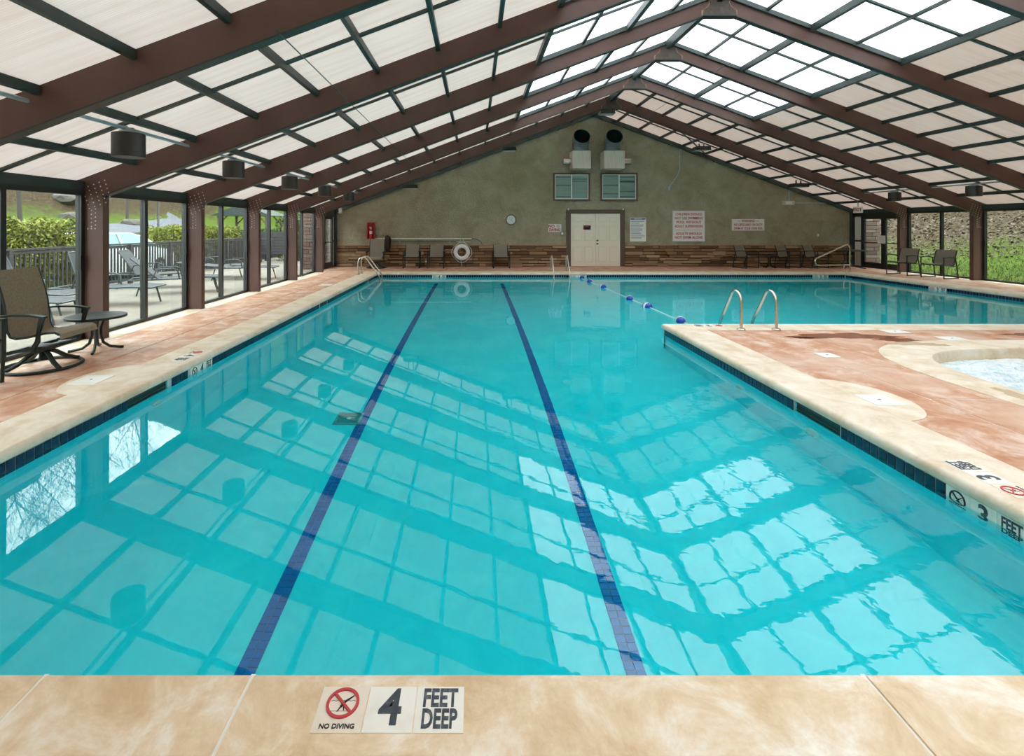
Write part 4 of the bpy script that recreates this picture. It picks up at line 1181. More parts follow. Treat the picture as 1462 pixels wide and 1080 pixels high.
# ------------------------------------------------------------------ skimmer lids
for (x0, x1, y0, y1, lab) in ((3.45, 3.71, 4.34, 4.61, 'square white skimmer lid on the peninsula coping'), (-3.98, -3.70, 4.92, 5.20, 'square white skimmer lid on the deck below the swivel chair'),
                              (4.10, 4.30, 5.93, 6.13, 'small white lid in the red-brown deck between ladder and spa'), (5.98, 6.28, 7.26, 7.50, 'white lid on the peninsula nearest the pool behind the spa'),
                              (6.38, 6.68, 6.80, 7.04, 'white lid on the peninsula nearest the spa rim'), (-4.05, -3.75, 13.1, 13.4, 'white lid in the deck under the far lamp posts')):
    o = tag(empty('deck_hatch', ((x0+x1)/2, (y0+y1)/2, .004)), lab, 'hatch', 'white lids in the deck')
    a, b = (x1-x0)/2, (y1-y0)/2
    MB().cbox(-a, a, -b, b, -.004, .006, .003).build('plate', M['white_lid'], o)
    MB().lathe([(.012, .006), (.012, .0075), (0, .0075)], n=10).build('finger_hole', M['grate'], o)
    MB().box(-a*.8, a*.8, -b*.8, -b*.78, .0055, .0068).box(-a*.8, a*.8, b*.78, b*.8, .0055, .0068).build('groove', M['offwhite'], o)

# ------------------------------------------------------------------ depth markers
def marker(origin, right, up, digit, lab, red=True, flip=1):
    """three 15 cm tiles: no diving, digit, FEET DEEP. origin = middle of the first tile's left edge"""
    o = tag(empty('depth_marker', origin), lab, 'depth marker')
    r, u = Vector(right), Vector(up); n = r.cross(u)
    S_ = .157; tl = []
    for k in range(3):
        c = r * (S_*(k + .5))
        vs = []
        for dz in (-.004, .002):
            for a, b in ((-1,-1),(1,-1),(1,1),(-1,1)):
                vs.append(tuple(c + r*a*(S_/2 - .0015) + u*b*(S_/2 - .0015) + n*dz))
        tl += [0]; tl[-1] = MB().add(vs, [(0,3,2,1),(4,5,6,7),(0,1,5,4),(1,2,6,5),(2,3,7,6),(3,0,4,7)]).build('tile', M['tile_pink'] if (k == 0 and red) else M['tile_white'], o)
    def at(c, x, y, h=.0028): return tuple(c + r*x + u*y + n*h)
    c = r * (S_*.5)
    R = .048
    MB().tube([at(c, R*math.cos(2*PI*k/28), .018 + R*math.sin(2*PI*k/28), .002) for k in range(28)], .0062, 4, closed=True).build('ring', M['sign_red'] if red else M['black'], tl[0])
    MB().tube([at(c, -R*.7, .018 + R*.7, .0024), at(c, R*.7, .018 - R*.7, .0024)], .0055, 4).build('slash', M['sign_red'] if red else M['black'], tl[0])
    # diver figure and water line
    fig = MB()
    fig.tube([at(c, .032, .045, .0015), at(c, .008, .024, .0015), at(c, -.004, .006, .0015)], [.002, .0045, .005], 4)
    fig.tube([at(c, -.004, .006, .0015), at(c, -.012, -.010, .0015)], [.003, .0022], 4)
    fig.tube([at(c, .004, .012, .0015), at(c, .008, -.006, .0015)], [.003, .0022], 4)
    fig.tube([at(c, -.04 + .008*k, .026 + (.003 if k % 2 else 0), .0014) for k in range(11)], .0012, 4)
    fig.tube([at(c, -.035, -.008, .0014), at(c, .03, -.008, .0014)], .001, 4)
    fig.build('diver_figure', M['black'], tl[0])
    mt = lambda c, y, x=0: frame4(at(c, x, y), r, u)
    lettering('NO DIVING', .021, M['black'], tl[0], mt(c, -.058), .0004, 1.0)
    c = r * (S_*1.5); lettering(digit, .166, M['worn_black'], tl[1], mt(c, 0), .0045, .84)
    c = r * (S_*2.5); lettering('FEET', .086, M['worn_black'], tl[2], mt(c, .034), .0026, .64); lettering('DEEP', .086, M['worn_black'], tl[2], mt(c, -.036), .0026, .58)
    return o
marker((-.505, 1.616, .0), (1,0,0), (0,1,0), '4', 'no diving 4 feet deep tiles set in the near deck')
marker((3.145, 2.86, .003), (0,1,0), (-1,0,0), '3', 'no diving 3 feet deep tiles set in the peninsula coping')
marker((-3.40, 6.25, .003), (0,-1,0), (1,0,0), '4', 'no diving 4 feet deep tiles set in the left coping')
marker((PXR - .006, 3.192, -.158), (0,-1,0), (0,0,1), '3', '3 feet deep tiles at the waterline of the peninsula wall', False)
marker((PXL + .006, 5.77, -.158), (0,1,0), (0,0,1), '4', '4 feet deep tiles at the waterline of the left pool wall', False)
marker((-1.42, PYF - .006, -.158), (1,0,0), (0,0,1), '4', 'depth tiles at the far waterline below the life ring', False)
marker((3.22, PYF - .006, -.158), (1,0,0), (0,0,1), '4', 'depth tiles at the far waterline beside the ladder', False)
marker((11.25, PYF - .006, -.158), (1,0,0), (0,0,1), '3', 'depth tiles at the far waterline below the stair rail', False)
marker((PXE - .006, 13.67, -.158), (0,-1,0), (0,0,1), '3', 'depth tiles at the waterline below the two sling chairs', True)
marker((3.30, PYP - .19, .003), (-1,0,0), (0,-1,0), '3', 'depth tiles set in the peninsula corner coping', True).location = (3.85, PYP - .14, .003)

# ------------------------------------------------------------------ furniture
def sling_chair(label, loc, rz, grp, sl='sling_grey'):
    """low-back sling chair, front to -y"""
    o = tag(empty('sling_chair', loc, rz), label, 'chair', grp)
    prof = [(-.27, .425), (-.20, .43), (-.05, .405), (.08, .385), (.16, .385), (.20, .41), (.235, .50), (.265, .62), (.30, .74), (.345, .83)]
    MB().strip(prof, -.245, .245, .010).build('sling', M[sl], o, smooth=True)
    for s in (-1, 1):
        X = s*.265
        MB().tube([(X, p[0], p[1]) for p in prof], .014, 6).build('sling_rail', M['frame_green'], o, smooth=True)
        X = s*.295
        MB().tube([(X, -.26, 0), (X, -.27, .30), (X, -.27, .615)], .017, 6).build('leg', M['frame_green'], o, smooth=True)
        MB().tube([(X, .34, 0), (X, .27, .35), (X, .215, .59)], .017, 6).build('leg', M['frame_green'], o, smooth=True)
        mb = MB()
        mb.prism([(-.29, .605), (-.29, .63), (-.1, .645), (.10, .63), (.26, .60), (.26, .58), (.10, .605), (-.1, .622)], X - .025, X + .025, 'x').build('armrest', M['frame_green'], o)
        MB().tube([(X, -.26, .017), (X, .34, .017)], .015, 6).build('sled_bar', M['frame_green'], o, smooth=True)
    MB().tube([(-.29, -.24, .40), (.29, -.24, .40)], .015, 6).build('crossbar', M['frame_green'], o)
    MB().tube([(-.29, .22, .36), (.29, .22, .36)], .015, 6).build('crossbar', M['frame_green'], o)
    return o
def swivel_chair(label, loc, rz, grp, sl='sling', sc=1.0):
    """high-back swivel rocker, front to -y"""
    o = tag(empty('swivel_chair', loc, rz), label, 'chair', grp)
    prof = [(-.40, .36), (-.385, .405), (-.34, .43), (-.25, .425), (-.08, .385), (.05, .365), (.11, .38), (.145, .45), (.155, .57), (.17, .70), (.20, .83), (.235, .94), (.265, 1.03), (.28, 1.075), (.30, 1.07)]
    MB().strip(prof, -.265, .265, .012).build('sling', M[sl], o, smooth=True)
    for s in (-1, 1):
        X = s*.275
        MB().tube([(X, p[0], p[1]) for p in prof[1:-1]], .013, 6).build('sling_rail', M['frame_green'], o, smooth=True)
        X = s*.31
        mb = MB().prism([(-.27, .585), (-.27, .605), (-.14, .625), (.05, .628), (.20, .615), (.20, .597), (.05, .61), (-.14, .607)], X - .03, X + .03, 'x'); mb.build('armrest', M['frame_green'], o)
        mb = MB(); mb.prism([(-.265, .59), (-.215, .59), (-.215, .34), (-.16, .25), (.08, .22), (.08, .25), (-.135, .285), (-.18, .36)][::-1], X - .014, X + .014, 'x'); mb.build('arm_post', M['frame_green'], o)
    for y, z in ((-.15, .235), (.10, .225)): MB().box(-.32, .32, y - .018, y + .018, z - .016, z + .016).build('crossbar', M['frame_green'], o)
    MB().prism([(-.09, .20), (.09, .20), (.09, .24), (-.09, .24)], -.12, .12, 'y').build('spring_plate', M['frame_green'], o)
    MB().lathe([(.05, .08), (.035, .12), (.035, .20)], n=14).build('pedestal', M['frame_green'], o, smooth=True)
    for k in range(4):
        a = PI/4 + k*PI/2 + .3; c, s = math.cos(a), math.sin(a)
        pts = [(.03*c, .03*s, .19), (.12*c, .12*s, .15), (.22*c, .22*s, .075), (.31*c, .31*s, .035), (.35*c, .35*s, .03)]
        MB().tube(pts, [.022, .024, .024, .022, .018], 6).build('spoke', M['frame_green'], o, smooth=True)
    MB().tube([(.35*math.cos(2*PI*k/40), .35*math.sin(2*PI*k/40), .017) for k in range(40)], .017, 8, closed=True).build('base_ring', M['frame_green'], o, smooth=True)
    o.scale = (sc, sc, sc)
    return o
def side_table(label, loc, r, h, grp=None, rz=0, top='frame_green', legs=4):
    o = tag(empty('side_table', loc, rz), label, 'table', grp)
    MB().lathe([(r - .03, h - .035), (r, h - .03), (r, h - .004), (r - .012, h), (r - .03, h - .004)], n=48).build('top_rim', M['frame_green'], o, smooth=True)
    MB().lathe([(r - .025, h - .02), (r - .025, h - .008), (0, h - .008)], n=48).build('table_top', M[top], o)
    hl = MB()
    for k in range(10):
        a = 2*PI*k/10
        for q in (.45, .62, .78):
            hl.lathe([(.012, h - .0085), (.012, h - .0068), (0, h - .0068)], (r*q*math.cos(a), r*q*math.sin(a), 0), 6)
    hl.build('perforations', M['black'], o)['kind'] = 'stuff'
    for k in range(legs):
        a = 2*PI*k/legs + .5; c, s = math.cos(a), math.sin(a)
        prof = [(.16, h - .035), (.075, h - .07), (.045, h - .16), (.045, h*.45), (.07, h*.22), (.14, h*.09), (.23, .022), (.28, .018)]
        prof = [(p * r/.32, z) for p, z in prof]
        MB().tube([(p*c, p*s, z) for p, z in prof], .017, 6).build('leg', M['frame_green'], o, smooth=True)
    return o
swivel_chair('high-back taupe swivel chair on a ring base, beside the near window', (-4.74, 5.55, 0), PI/2 + .03, 'sling chairs')
side_table('round dark green side table beside the taupe swivel chair', (-4.70, 6.28, 0), .32, .44)
sling_chair('sling chair cut off by the edge of the photo, in front of the swivel chair', (-4.93, 4.70, 0), PI/2, 'sling chairs', 'sling')
yc = 18.72
swivel_chair('high-back swivel chair under the fire extinguisher cabinet', (-3.64, 18.66, 0), .02, 'sling chairs', 'sling_grey', .98)
sling_chair('grey sling chair against the stone, between swivel chair and white outlet', (-2.33, yc, 0), .02, 'sling chairs')
sling_chair('grey sling chair against the stone, between outlet and life ring', (-1.43, yc, 0), -.02, 'sling chairs')
sling_chair('grey sling chair against the stone, between life ring and cream door', (.97, yc, 0), .03, 'sling chairs')
sling_chair('grey sling chair below the no lifeguard warning sign', (10.05, yc, 0), .38, 'sling chairs')
side_table('small dark round table beside the chair below the warning sign', (10.92, 18.75, 0), .28, .47)
sling_chair('grey sling chair below the black floodlight, second from the corner', (11.60, yc, 0), .38, 'sling chairs')
sling_chair('grey sling chair behind the triangular handrail, nearest the corner', (12.62, yc, 0), .38, 'sling chairs')
side_table('wide dark green table in the corner by the double glass doors', (13.72, 18.62, 0), .62, .67, None, .3, 'tealtop')
sling_chair('taupe sling chair by the grass side windows, nearer the double doors', (13.55, 16.02, 0), -PI/2 + .30, 'sling chairs', 'sling_grey')
sling_chair('taupe sling chair by the grass side windows, nearer the camera', (13.80, 15.05, 0), -PI/2 + .28, 'sling chairs', 'sling_grey')

# ------------------------------------------------------------------ outside, hedge side
patio = struct(MB().box(-10.1, -5.45, -4, 26, -.30, -.05).build('patio', M['patio']), 'pale concrete patio outside the hedge side windows', 'patio')
def hl(x, y):
    """hillside beyond the hedge"""
    t = max(0.0, -x - 12.0)
    return -.12 + .13*t + .72*max(0.0, min(-x, 62) - 31) + .8*max(0.0, min(y, 104) - 60)*min(1, t/3)*max(0.0, min(1.0, (58 + x)/12)) + .06*math.sin(x*.31 + 1)*min(1, t/6) + .08*math.sin(y*.17 + x*.1)*min(1, t/6)
xs_ = np.concatenate([np.linspace(-10.1, -13, 5), np.linspace(-14, -75, 46)]); ys_ = np.linspace(-25, 110, 70)
v = [(float(x), float(y), hl(x, y)) for y in ys_ for x in xs_]; nx = len(xs_)
f = [(j*nx+i, j*nx+i+1, (j+1)*nx+i+1, (j+1)*nx+i) for j in range(len(ys_)-1) for i in range(nx-1)]
struct(MB().add(v, f).build('hillside', M['hill_l'], None, True), 'rising hillside of lawn and leaf litter beyond the hedge', 'hill')
v = [(float(x), float(y), -.12 - .02) for x, y in ((-10.15, 26), (16, 26), (16, 110), (-10.15, 110))]
struct(MB().add(v, [(0,1,2,3)]).build('ground', M['hill_l']), 'flat lawn behind the pool building', 'ground')
# road climbing the hill
ctr = [(-14.5, 10), (-18.5, 20), (-22.2, 30), (-25.2, 39), (-28.0, 47.5), (-30.2, 53)]
def spl(P, n=6):
    out = []
    for i in range(len(P) - 1):
        p0, p1, p2, p3 = [Vector((*P[max(0, min(len(P)-1, k))], 0)) for k in (i-1, i, i+1, i+2)]
        for k in range(n):
            t = k/n
            out.append(.5*((2*p1) + (p2-p0)*t + (2*p0-5*p1+4*p2-p3)*t*t + (3*p1-p0-3*p2+p3)*t**3))
    out.append(Vector((*P[-1], 0))); return out
cl = spl(ctr); v = []; f = []
for i, p in enumerate(cl):
    t = (cl[min(i+1, len(cl)-1)] - cl[max(i-1, 0)]).normalized(); n_ = Vector((-t.y, t.x, 0))
    for s in (-1.7, -.6, .6, 1.7):
        q = p + n_*s; v.append((q.x, q.y, hl(q.x, q.y) + .10))
    for s in (-1.7, 1.7):
        q = p + n_*s; v.append((q.x, q.y, hl(q.x, q.y) - .4))
for i in range(len(cl) - 1):
    a, b = i*6, (i+1)*6
    for k in range(3): f.append((a+k, a+k+1, b+k+1, b+k))
    f.append((a+4, a, b, b+4)); f.append((a+3, a+5, b+5, b+3))
struct(MB().add(v, f).build('road', M['asphalt']), 'pale grey road winding up the hill', 'road')

# fence
FX = -9.6
fe = tag(empty('fence', (FX, 0, -.05)), 'grey wooden baluster fence between patio and hedge', 'fence')
y0, y1 = 8.6, 24.6
MB().box(-.045, .045, y0, y1, 1.08, 1.12).build('top_rail', M['fence'], fe)
MB().box(-.02, .02, y0, y1, 1.00, 1.07).build('upper_rail', M['fence'], fe)
MB().box(-.02, .02, y0, y1, .08, .15).build('lower_rail', M['fence'], fe)
t = MB(); t.cbox(-.018, .018, -.018, .018, .15, 1.0, .004); bal_me = bpy.data.meshes.new('baluster'); bal_me.from_pydata(t.v, [], t.f); fix_normals(bal_me); bal_me.materials.append(M['fence'])
t = MB(); t.cbox(-.05, .05, -.05, .05, 0, 1.08, .006); fp_me = bpy.data.meshes.new('post'); fp_me.from_pydata(t.v, [], t.f); fix_normals(fp_me); fp_me.materials.append(M['fence'])
posts = [8.6 + 1.83*k for k in range(9)]
for p in posts: inst('post', fp_me, fe, (0, p, 0))
y = y0 + .12
while y < y1:
    if min(abs(y - p) for p in posts) > .07: inst('baluster', bal_me, fe, (0, y, 0))
    y += .122

# hedges: a leafy shell
def leaf_cloud(n, size, shell, seed):
    r = np.random.default_rng(seed)
    P, Nn = shell(n, r)
    a = r.normal(size=(n, 3)); a += Nn*.6; a /= np.linalg.norm(a, axis=1)[:, None]
    b = np.cross(a, r.normal(size=(n, 3))); b /= np.linalg.norm(b, axis=1)[:, None]
    c = np.cross(a, b)
    s = size * r.uniform(.6, 1.3, n)[:, None]
    q = np.stack([P - b*s, P + c*s*.45, P + b*s, P - c*s*.45], axis=1).reshape(-1, 3)
    f = np.arange(4*n).reshape(-1, 4)
    return q.tolist(), f.tolist()
def box_shell(x0, x1, y0, y1, z0, z1):
    def g(n, r):
        u = r.uniform(size=(n, 3)); k = r.integers(0, 8, n)
        P = np.stack([x0 + u[:,0]*(x1-x0), y0 + u[:,1]*(y1-y0), z0 + u[:,2]*(z1-z0)], 1); Nn = np.zeros((n, 3))
        m = k < 3; P[m, 0] = x1 - u[m, 0]*.16; Nn[m, 0] = 1
        m = (k >= 3) & (k < 6); P[m, 2] = z1 - u[m, 2]*.18; Nn[m, 2] = 1
        m = k == 6; P[m, 1] = y0 + u[m, 1]*.15; Nn[m, 1] = -1
        m = k == 7; P[m, 1] = y1 - u[m, 1]*.15; Nn[m, 1] = 1
        w = .07*np.sin(P[:,1]*3.1 + 1) + .06*np.sin(P[:,1]*7.3) + .05*np.sin(P[:,0]*6 + P[:,2]*5)
        P[:,2] += w*(P[:,2] - z0)/(z1 - z0); P[:,0] += w*.6
        return P, Nn
    return g
def hedge(x0, x1, y0, y1, z1, n, lab, m='hedge', size=.045):
    h = tag(empty('hedge', ((x0+x1)/2, (y0+y1)/2, -.1)), lab, 'hedge')
    v, f = leaf_cloud(n, size, box_shell((x0-x1)/2, (x1-x0)/2, (y0-y1)/2, (y1-y0)/2, .0, z1 + .1), n)
    o = MB(); o.v = v; o.f = f; me = bpy.data.meshes.new('foliage'); me.from_pydata(v, [], f); q = link('foliage', me, M[m], h, fix=False); q['kind'] = 'stuff'
    MB().cbox((x0-x1)/2 + .2, (x1-x0)/2 - .2, (y0-y1)/2 + .2, (y1-y0)/2 - .2, 0, z1 - .10, .08).build('branch_core', M['bark'], h)
hedge(-11.7, -10.05, 8.4, 12.95, 1.62, 25000, 'clipped light green hedge behind the fence, nearest the camera')
hedge(-11.7, -10.05, 17.75, 21.6, 1.46, 22000, 'clipped light green hedge behind the fence, past the white car')
hedge(-13.6, -10.3, 24.5, 27.5, 1.3, 8000, 'dark leafy shrubs beside the grey privacy screen', 'bush', .07)
hedge(-9.0, -7.2, 23.0, 25.2, 2.0, 8000, 'dark leafy shrubs beside the stone pier', 'bush', .06)

# parked car, side on, its nose to the pool
car = tag(empty('car', (-11.25, 15.3, -.12)), 'white car parked in the gap of the hedge', 'car')
prof = [(-2.2, .32), (-2.25, .62), (-2.15, .92), (-1.55, 1.02), (1.05, 1.0), (1.95, .88), (2.25, .72), (2.28, .42), (2.15, .28), (-2.0, .26)]
MB().prism(prof, -.86, .86, 'y').build('body', M['car_white'], car)
cab = [(-1.75, 1.0), (-1.35, 1.32), (-.75, 1.47), (.25, 1.47), (.75, 1.36), (1.45, 1.0)]
inner = [(-1.68, .99), (-1.28, 1.30), (-.72, 1.445), (.24, 1.445), (.72, 1.335), (1.38, .99)]
mb = MB(); nv = len(inner)
vs = [(x, s*(.80 - .16*(z - .99)/.46), z) for s in (-1, 1) for x, z in inner]
mb.add(vs, [tuple(range(nv))[::-1], tuple(range(nv, 2*nv))] + [(k, (k+1) % nv, nv + (k+1) % nv, nv + k) for k in range(nv)]).build('window_glass', M['car_glass'], car)
rf = MB()
for a, b in zip(cab[1:-1], cab[2:-1]):
    w0 = .80 - .16*(a[1] - .99)/.46; w1 = .80 - .16*(b[1] - .99)/.46
    rf.add([(a[0], -w0, a[1]), (a[0], w0, a[1]), (b[0], w1, b[1]), (b[0], -w1, b[1]), (a[0], -w0, a[1]-.06), (a[0], w0, a[1]-.06), (b[0], w1, b[1]-.06), (b[0], -w1, b[1]-.06)],
           [(0,1,2,3), (4,7,6,5), (0,3,7,4), (1,5,6,2), (0,4,5,1), (3,2,6,7)])
rf.build('roof', M['car_white'], car)
for x in (-.35, .75, -1.45, 1.42):
    for s in (-1, 1):
        zt = 1.46 if abs(x) < .5 else 1.33
        if abs(x) > 1: continue
        MB().tube([(x + .05, s*.815, 1.0), (x, s*.66, zt)], .025, 5).build('pillar', M['car_white'], car)
for s in (-1, 1):
    MB().tube([(1.42, s*.80, 1.0), (.72, s*.66, 1.36)], .03, 5).build('pillar', M['car_white'], car)
    MB().tube([(-1.72, s*.80, 1.0), (-1.3, s*.68, 1.33)], .035, 5).build('pillar', M['car_white'], car)
    for x in (-1.4, 1.4):
        MB().lathe([(.30, -.1), (.32, -.08), (.32, .08), (.30, .1)], (x, s*.80, .32), 22, 'y').build('wheel', M['tyre'], car, smooth=True)
        MB().lathe([(.19, s*.11), (.12, s*.12), (0, s*.12)], (x, s*.80, .32), 18, 'y').build('hub_cap', M['galv'], car, smooth=True)
    MB().box(2.20, 2.29, s*.62 - .16, s*.62 + .16, .60, .74).build('headlamp', M['lamp_lens'], car)
car.rotation_euler = (0, 0, PI/2 + .02)

# lamp post, rocks, pavilion, screen
def at(px, py, d): return ((px - 678)*d/F, d, CAMH + (323 - py)*d/F)
x, y, _ = at(226, 325, 27.0)
lpst = tag(empty('lamp_post', (x, y, hl(x, y))), 'thin dark lamp post standing beside the winding road', 'lamp post')
MB().lathe([(.09, 0), (.09, .3), (.055, .35), (.045, 4.2)], n=10).build('pole', M['bronze'], lpst, smooth=True)
MB().lathe([(.05, 4.2), (.17, 4.3), (.20, 4.6), (.05, 4.75), (0, 4.8)], n=10).build('lantern', M['lamp_lens'], lpst, smooth=True)
for k, (px, py, d, sz, lab) in enumerate(((92, 292, 40, 1.1, 'large pale rock lying high on the brown hillside'), (103, 313, 37, .9, 'low pale rock on the hillside just above the hedge'), (189, 312, 38, .9, 'pale flat rock on the brown slope above the road'), (172, 285, 60, 1.3, 'dark rock far up the slope'))):
    x = (px - 678)*d/F; rk = MB(); r_ = random.Random(k)
    vs = []
    import bmesh
    bm = bmesh.new(); bmesh.ops.create_icosphere(bm, subdivisions=2, radius=1)
    for q in bm.verts:
        j = 1 + r_.uniform(-.16, .16); vs.append((q.co.x*j*sz, q.co.y*j*sz*.8, q.co.z*j*sz*.42))
    fs = [tuple(w.index for w in p.verts) for p in bm.faces]; bm.free()
    tag(rk.add(vs, fs).build('rock', M['rock'], None, False, (x, d, hl(x, d) + .15)), lab, 'rock')
x, y, _ = at(384, 345, 22.9)
ps = tag(empty('privacy_screen', (-8.75, 22.2, -.05)), 'dark grey horizontal board privacy screen at the patio end', 'screen')
for k in range(8): MB().cbox(-.62, .62, -.02, .02, .35 + .125*k, .465 + .125*k, .005).build('board', M['sling_out'], ps)
for s in (-1, 1): MB().box(s*.65 - .04, s*.65 + .04, -.04, .04, 0, 1.40).build('post', M['fence'], ps)
pv = tag(empty('pavilion', (-14.6, 33.0, hl(-14.6, 33))), 'small open pavilion with a dark gable roof on the lawn', 'pavilion')
MB().prism([(-1.9, 2.0), (1.9, 2.0), (0, 2.75)], -1.5, 1.5, 'y').build('roof', M['frame_out'], pv)
for a in (-1.5, 1.5):
    for b in (-1.2, 1.2):
        MB().box(a - .07, a + .07, b - .07, b + .07, 0, 2.0).build('post', M['trim_brown'], pv)
        MB().tube([(a, b, 1.45), (a*.65, b, 2.0)], .05, 4).build('brace', M['trim_brown'], pv)

# stone piers outside both glass door ends
def pier(name, x0, x1, y0, y1, h, lab, seed):
    o = tag(empty(name, ((x0+x1)/2, (y0+y1)/2, -.12)), lab, 'pier')
    w, dp = x1-x0, y1-y0
    MB().box(-w/2, w/2, -dp/2, dp/2, 0, h).build('core', M['mortar'], o)
    t = MB(); t.cbox(-.5, .5, -.5, .5, -.5, .5, .06); me = bpy.data.meshes.new('stone'); me.from_pydata(t.v, [], t.f); fix_normals(me); me.materials.append(M['pier_stone'])
    r_ = random.Random(seed); z = 0
    while z < h - .05:
        hh = r_.uniform(.10, .17)
        for face in (0, 1, 2):
            L = w if face == 0 else dp; p = -L/2
            while p < L/2 - .02:
                s_ = min(r_.uniform(.25, .6), L/2 - p)
                if L/2 - p - s_ < .12: s_ = L/2 - p
                if face == 0: inst('stone', me, o, (p + s_/2, -dp/2 - .02, z + hh/2), (s_ - .015, .09, hh - .015))
                else: inst('stone', me, o, ((-1 if face == 1 else 1)*(w/2 + .02), p + s_/2, z + hh/2), (.09, s_ - .015, hh - .015))
                p += s_
        z += hh
pier('stone_pier', -6.35, -5.75, 18.6, 19.9, 2.6, 'stone-clad pier outside the exit door on the hedge side', 4)
pier('stone_pier', 14.95, 15.5, 19.4, 20.2, 2.9, 'stone-clad pier outside the double glass doors', 6)

# loungers on the patio, foot end to the pool hall
def make_lounger(label, loc, rz, back=1.0):
    o = tag(empty('sun_lounger', loc, rz), label, 'lounger', 'sun loungers on the patio')
    bx, bz = .62*math.sin(back)*1.0, 0
    seat = [(-.95, .36), (-.6, .38), (0, .36), (.35, .36)]
    tipy, tipz = .35 + .75*math.cos(back), .36 + .75*math.sin(back)
    MB().strip(seat, -.28, .28, .012).build('seat_sling', M['sling_out'], o, smooth=True)
    MB().strip([(.36, .37), (.36 + .25*math.cos(back) , .36 + .25*math.sin(back) + .02), (tipy, tipz)], -.28, .28, .012).build('back_sling', M['sling_out'], o, smooth=True)
    for s in (-1, 1):
        X = s*.30
        MB().tube([(X, p[0], p[1]) for p in seat] + [(X, .95, .36)], .018, 6).build('side_rail', M['frame_out'], o, smooth=True)
        MB().tube([(X, .36, .36), (X, tipy, tipz)], .016, 6).build('back_rail', M['frame_out'], o, smooth=True)
        MB().tube([(X, -.85, 0), (X, -.75, .36)], .017, 6).build('leg', M['frame_out'], o, smooth=True)
        MB().tube([(X, .80, 0), (X, .70, .36)], .017, 6).build('leg', M['frame_out'], o, smooth=True)
        MB().tube([(X*1.08, -.05, .37), (X*1.1, -.02, .56), (X*1.1, .08, .61), (X*1.1, .40, .60), (X*1.08, .50, .37)], .018, 6).build('armrest', M['frame_out'], o, smooth=True)
    for y_, z_ in ((-.95, .36), (.35, .35), (.95, .36)): MB().tube([(-.30, y_, z_), (.30, y_, z_)], .015, 6).build('crossbar', M['frame_out'], o)
    MB().tube([(-.30, tipy, tipz), (.30, tipy, tipz)], .015, 6).build('crossbar', M['frame_out'], o)
ll = PI/2
make_lounger('grey sun lounger outside the nearest window, behind the swivel chair', (-7.6, 8.3, -.05), ll + .1, 1.35)
make_lounger('grey sun lounger outside the nearest window, closer to the fence', (-8.2, 9.28, -.05), ll, 1.1)
make_lounger('grey sun lounger with raised back seen beside the first brown post', (-7.45, 10.3, -.05), ll + .1, 1.25)
make_lounger('grey sun lounger with reclined back in the second window', (-7.1, 12.1, -.05), ll + .45, .72)
make_lounger('grey sun lounger near the fence in front of the hedge', (-8.3, 13.2, -.05), ll + .2, .95)
make_lounger('grey sun lounger laid almost flat in the third window', (-6.95, 15.2, -.05), ll + .15, .12)
make_lounger('grey sun lounger laid flat near the fence in the third window', (-8.1, 15.9, -.05), ll + .1, .15)

# bare trees on the hill
def tree(x, y, z, h, seed, lab):
    o = tag(empty('bare_tree', (x, y, z - .1)), lab, 'tree', 'bare trees on the hill')
    r_ = random.Random(seed)
    tr, br = MB(), MB()
    def grow(p, d, L, rad, lev):
        n = 4; pts = [p]; rs = [rad]
        for k in range(n):
            d = (d + Vector((r_.uniform(-1,1), r_.uniform(-1,1), r_.uniform(-.3,.9))) * .13).normalized()
            p = p + d*L/n; pts.append(p); rs.append(max(.006, rad*(1 - .6*(k+1)/n)))
        (tr if lev == 0 else br).tube(pts, rs, 5 if lev == 0 else 3, caps=False)
        if lev >= 4: return
        for k in range({0: 10, 1: 5, 2: 4, 3: 3}[lev]):
            i = r_.randint(2 if lev == 0 else 1, n); a = r_.uniform(0, 6.28)
            e = Vector((math.cos(a), math.sin(a), r_.uniform(.2, .9))).normalized()
            grow(pts[i], (d*.45 + e).normalized(), L*r_.uniform(.38, .58), rs[i]*.6, lev + 1)
    grow(Vector((0,0,0)), Vector((0,0,1)), h*.72, h*.0085, 0)
    tr.build('trunk', M['bark'], o); q = br.build('branches', M['bark'], o); q['kind'] = 'stuff'
TREES = [(-17.5, 19.5, 11), (-25.0, 26.0, 14), (-19.0, 29.5, 12), (-31.0, 33.0, 14), (-26.5, 38.5, 14), (-38.0, 41.0, 14), (-35.0, 50.5, 14), (-44.0, 55.0, 14), (-38.0, 27.0, 14), (-29.0, 19.0, 14)]
TREES.sort(key=lambda t: t[0]**2 + t[1]**2)
for k, (x, y, h) in enumerate(TREES):
    tree(x, y, hl(x, y), h, 30 + k, 'tall bare tree on the hill, %s from the camera' % ['nearest', 'second', 'third', 'fourth', 'fifth', 'sixth', 'seventh', 'eighth', 'ninth', 'farthest'][k])

# ------------------------------------------------------------------ outside, grass slope side
def hr(x, y):
    t = max(0.0, x - 15.4)
    return -.10 + .40*t*min(1, .3 + t/4) + .10*math.sin(x*.9 + y*.4)*min(1, t/3) + .07*math.sin(y*.8 - x*.3)*min(1, t/3)
xs_ = np.concatenate([np.linspace(14.5, 24, 40), np.linspace(24.6, 48, 26)]); ys_ = np.concatenate([np.linspace(-20, 8, 15), np.linspace(9, 32, 60), np.linspace(33, 90, 22)])
def zh(x, y):
    z = hr(min(x, 20.5), y)
    return z + .95*max(0, min(x, 46) - 20.5)  # upper slope, out of view, steepened to keep sky light off the right roof
v = [(float(x), float(y), zh(float(x), float(y))) for y in ys_ for x in xs_]; nx = len(xs_)
f = [(j*nx+i, j*nx+i+1, (j+1)*nx+i+1, (j+1)*nx+i) for j in range(len(ys_)-1) for i in range(nx-1)]
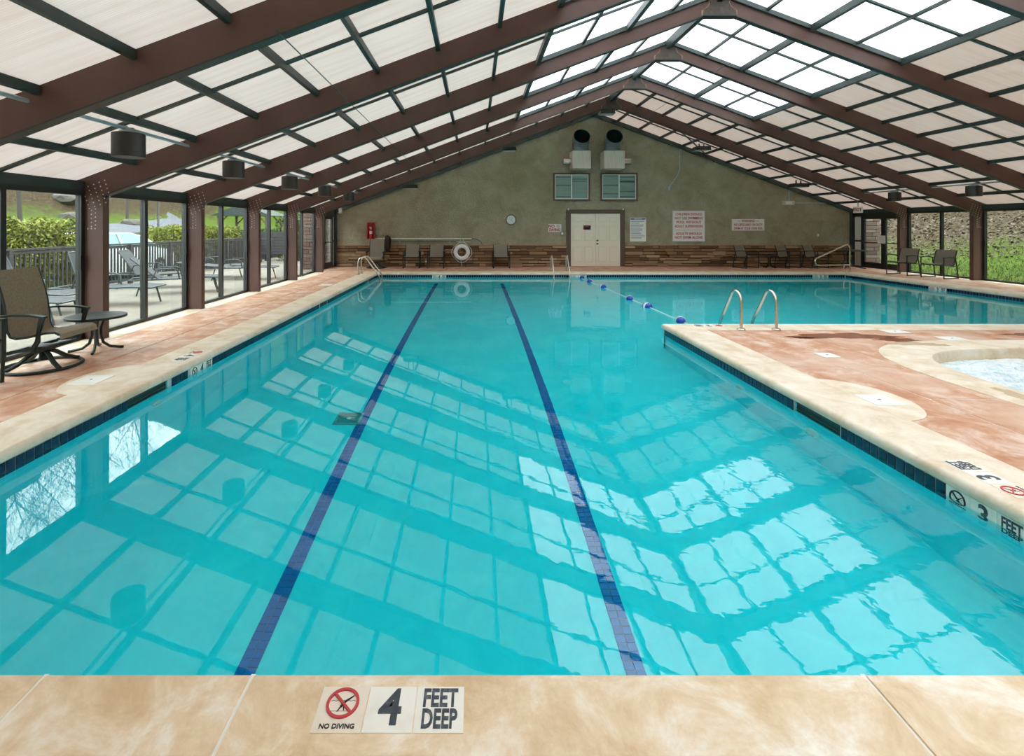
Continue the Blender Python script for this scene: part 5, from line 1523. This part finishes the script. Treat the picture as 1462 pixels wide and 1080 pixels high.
struct(MB().add(v, f).build('bank', M['hill_r'], None, True), 'steep grass bank with leaf litter outside the right windows', 'bank')
n = 26000; r_ = np.random.default_rng(9)
X = 15.0 + r_.uniform(0, 1, n)**.8 * 5.5; Y = r_.uniform(11.5, 27, n)
keep = (X + .22*Y + 5*r_.uniform(.2, .8, n)) < 23.6
X, Y = X[keep], Y[keep]; n = len(X)
Z = np.array([zh(float(a), float(b)) for a, b in zip(X, Y)])
A = r_.uniform(0, 6.28, n); Hh = r_.uniform(.05, .13, n); lean = r_.normal(0, .04, (n, 2))
q = np.zeros((n, 3, 3)); w = .012
q[:,0] = np.stack([X - w*np.cos(A), Y - w*np.sin(A), Z - .01], 1); q[:,1] = np.stack([X + w*np.cos(A), Y + w*np.sin(A), Z - .01], 1); q[:,2] = np.stack([X + lean[:,0], Y + lean[:,1], Z + Hh], 1)
me = bpy.data.meshes.new('grass'); me.from_pydata(q.reshape(-1, 3).tolist(), [], np.arange(3*n).reshape(-1, 3).tolist())
tag(link('grass', me, M['blade'], fix=False), 'bright green grass blades growing on the bank', 'grass', kind='stuff')
n = 9000
X = 17.2 + r_.uniform(0, 1, n)*6; Y = r_.uniform(12, 30, n); keep = (X + .22*Y + 5*r_.uniform(.2, .8, n)) > 23.4; X, Y = X[keep], Y[keep]; n = len(X)
Z = np.array([zh(float(a), float(b)) for a, b in zip(X, Y)]) + .02
P = np.stack([X, Y, Z], 1); a = r_.normal(size=(n, 3)); a[:,2] = abs(a[:,2]) + .8; a /= np.linalg.norm(a, axis=1)[:, None]
b = np.cross(a, r_.normal(size=(n, 3))); b /= np.linalg.norm(b, axis=1)[:, None]; c = np.cross(a, b); s = r_.uniform(.03, .075, n)[:, None]
q = np.stack([P - b*s, P + c*s*.6, P + b*s, P - c*s*.6], 1).reshape(-1, 3)
M['leaflitter'] = hedge_mat('dead_leaves', (.022,.013,.007), (.062,.041,.024), (.125,.094,.066))
me = bpy.data.meshes.new('leaves'); me.from_pydata(q.tolist(), [], np.arange(4*n).reshape(-1, 4).tolist())
tag(link('leaves', me, M['leaflitter'], fix=False), 'dry brown leaf litter high on the bank', 'leaves', kind='stuff')
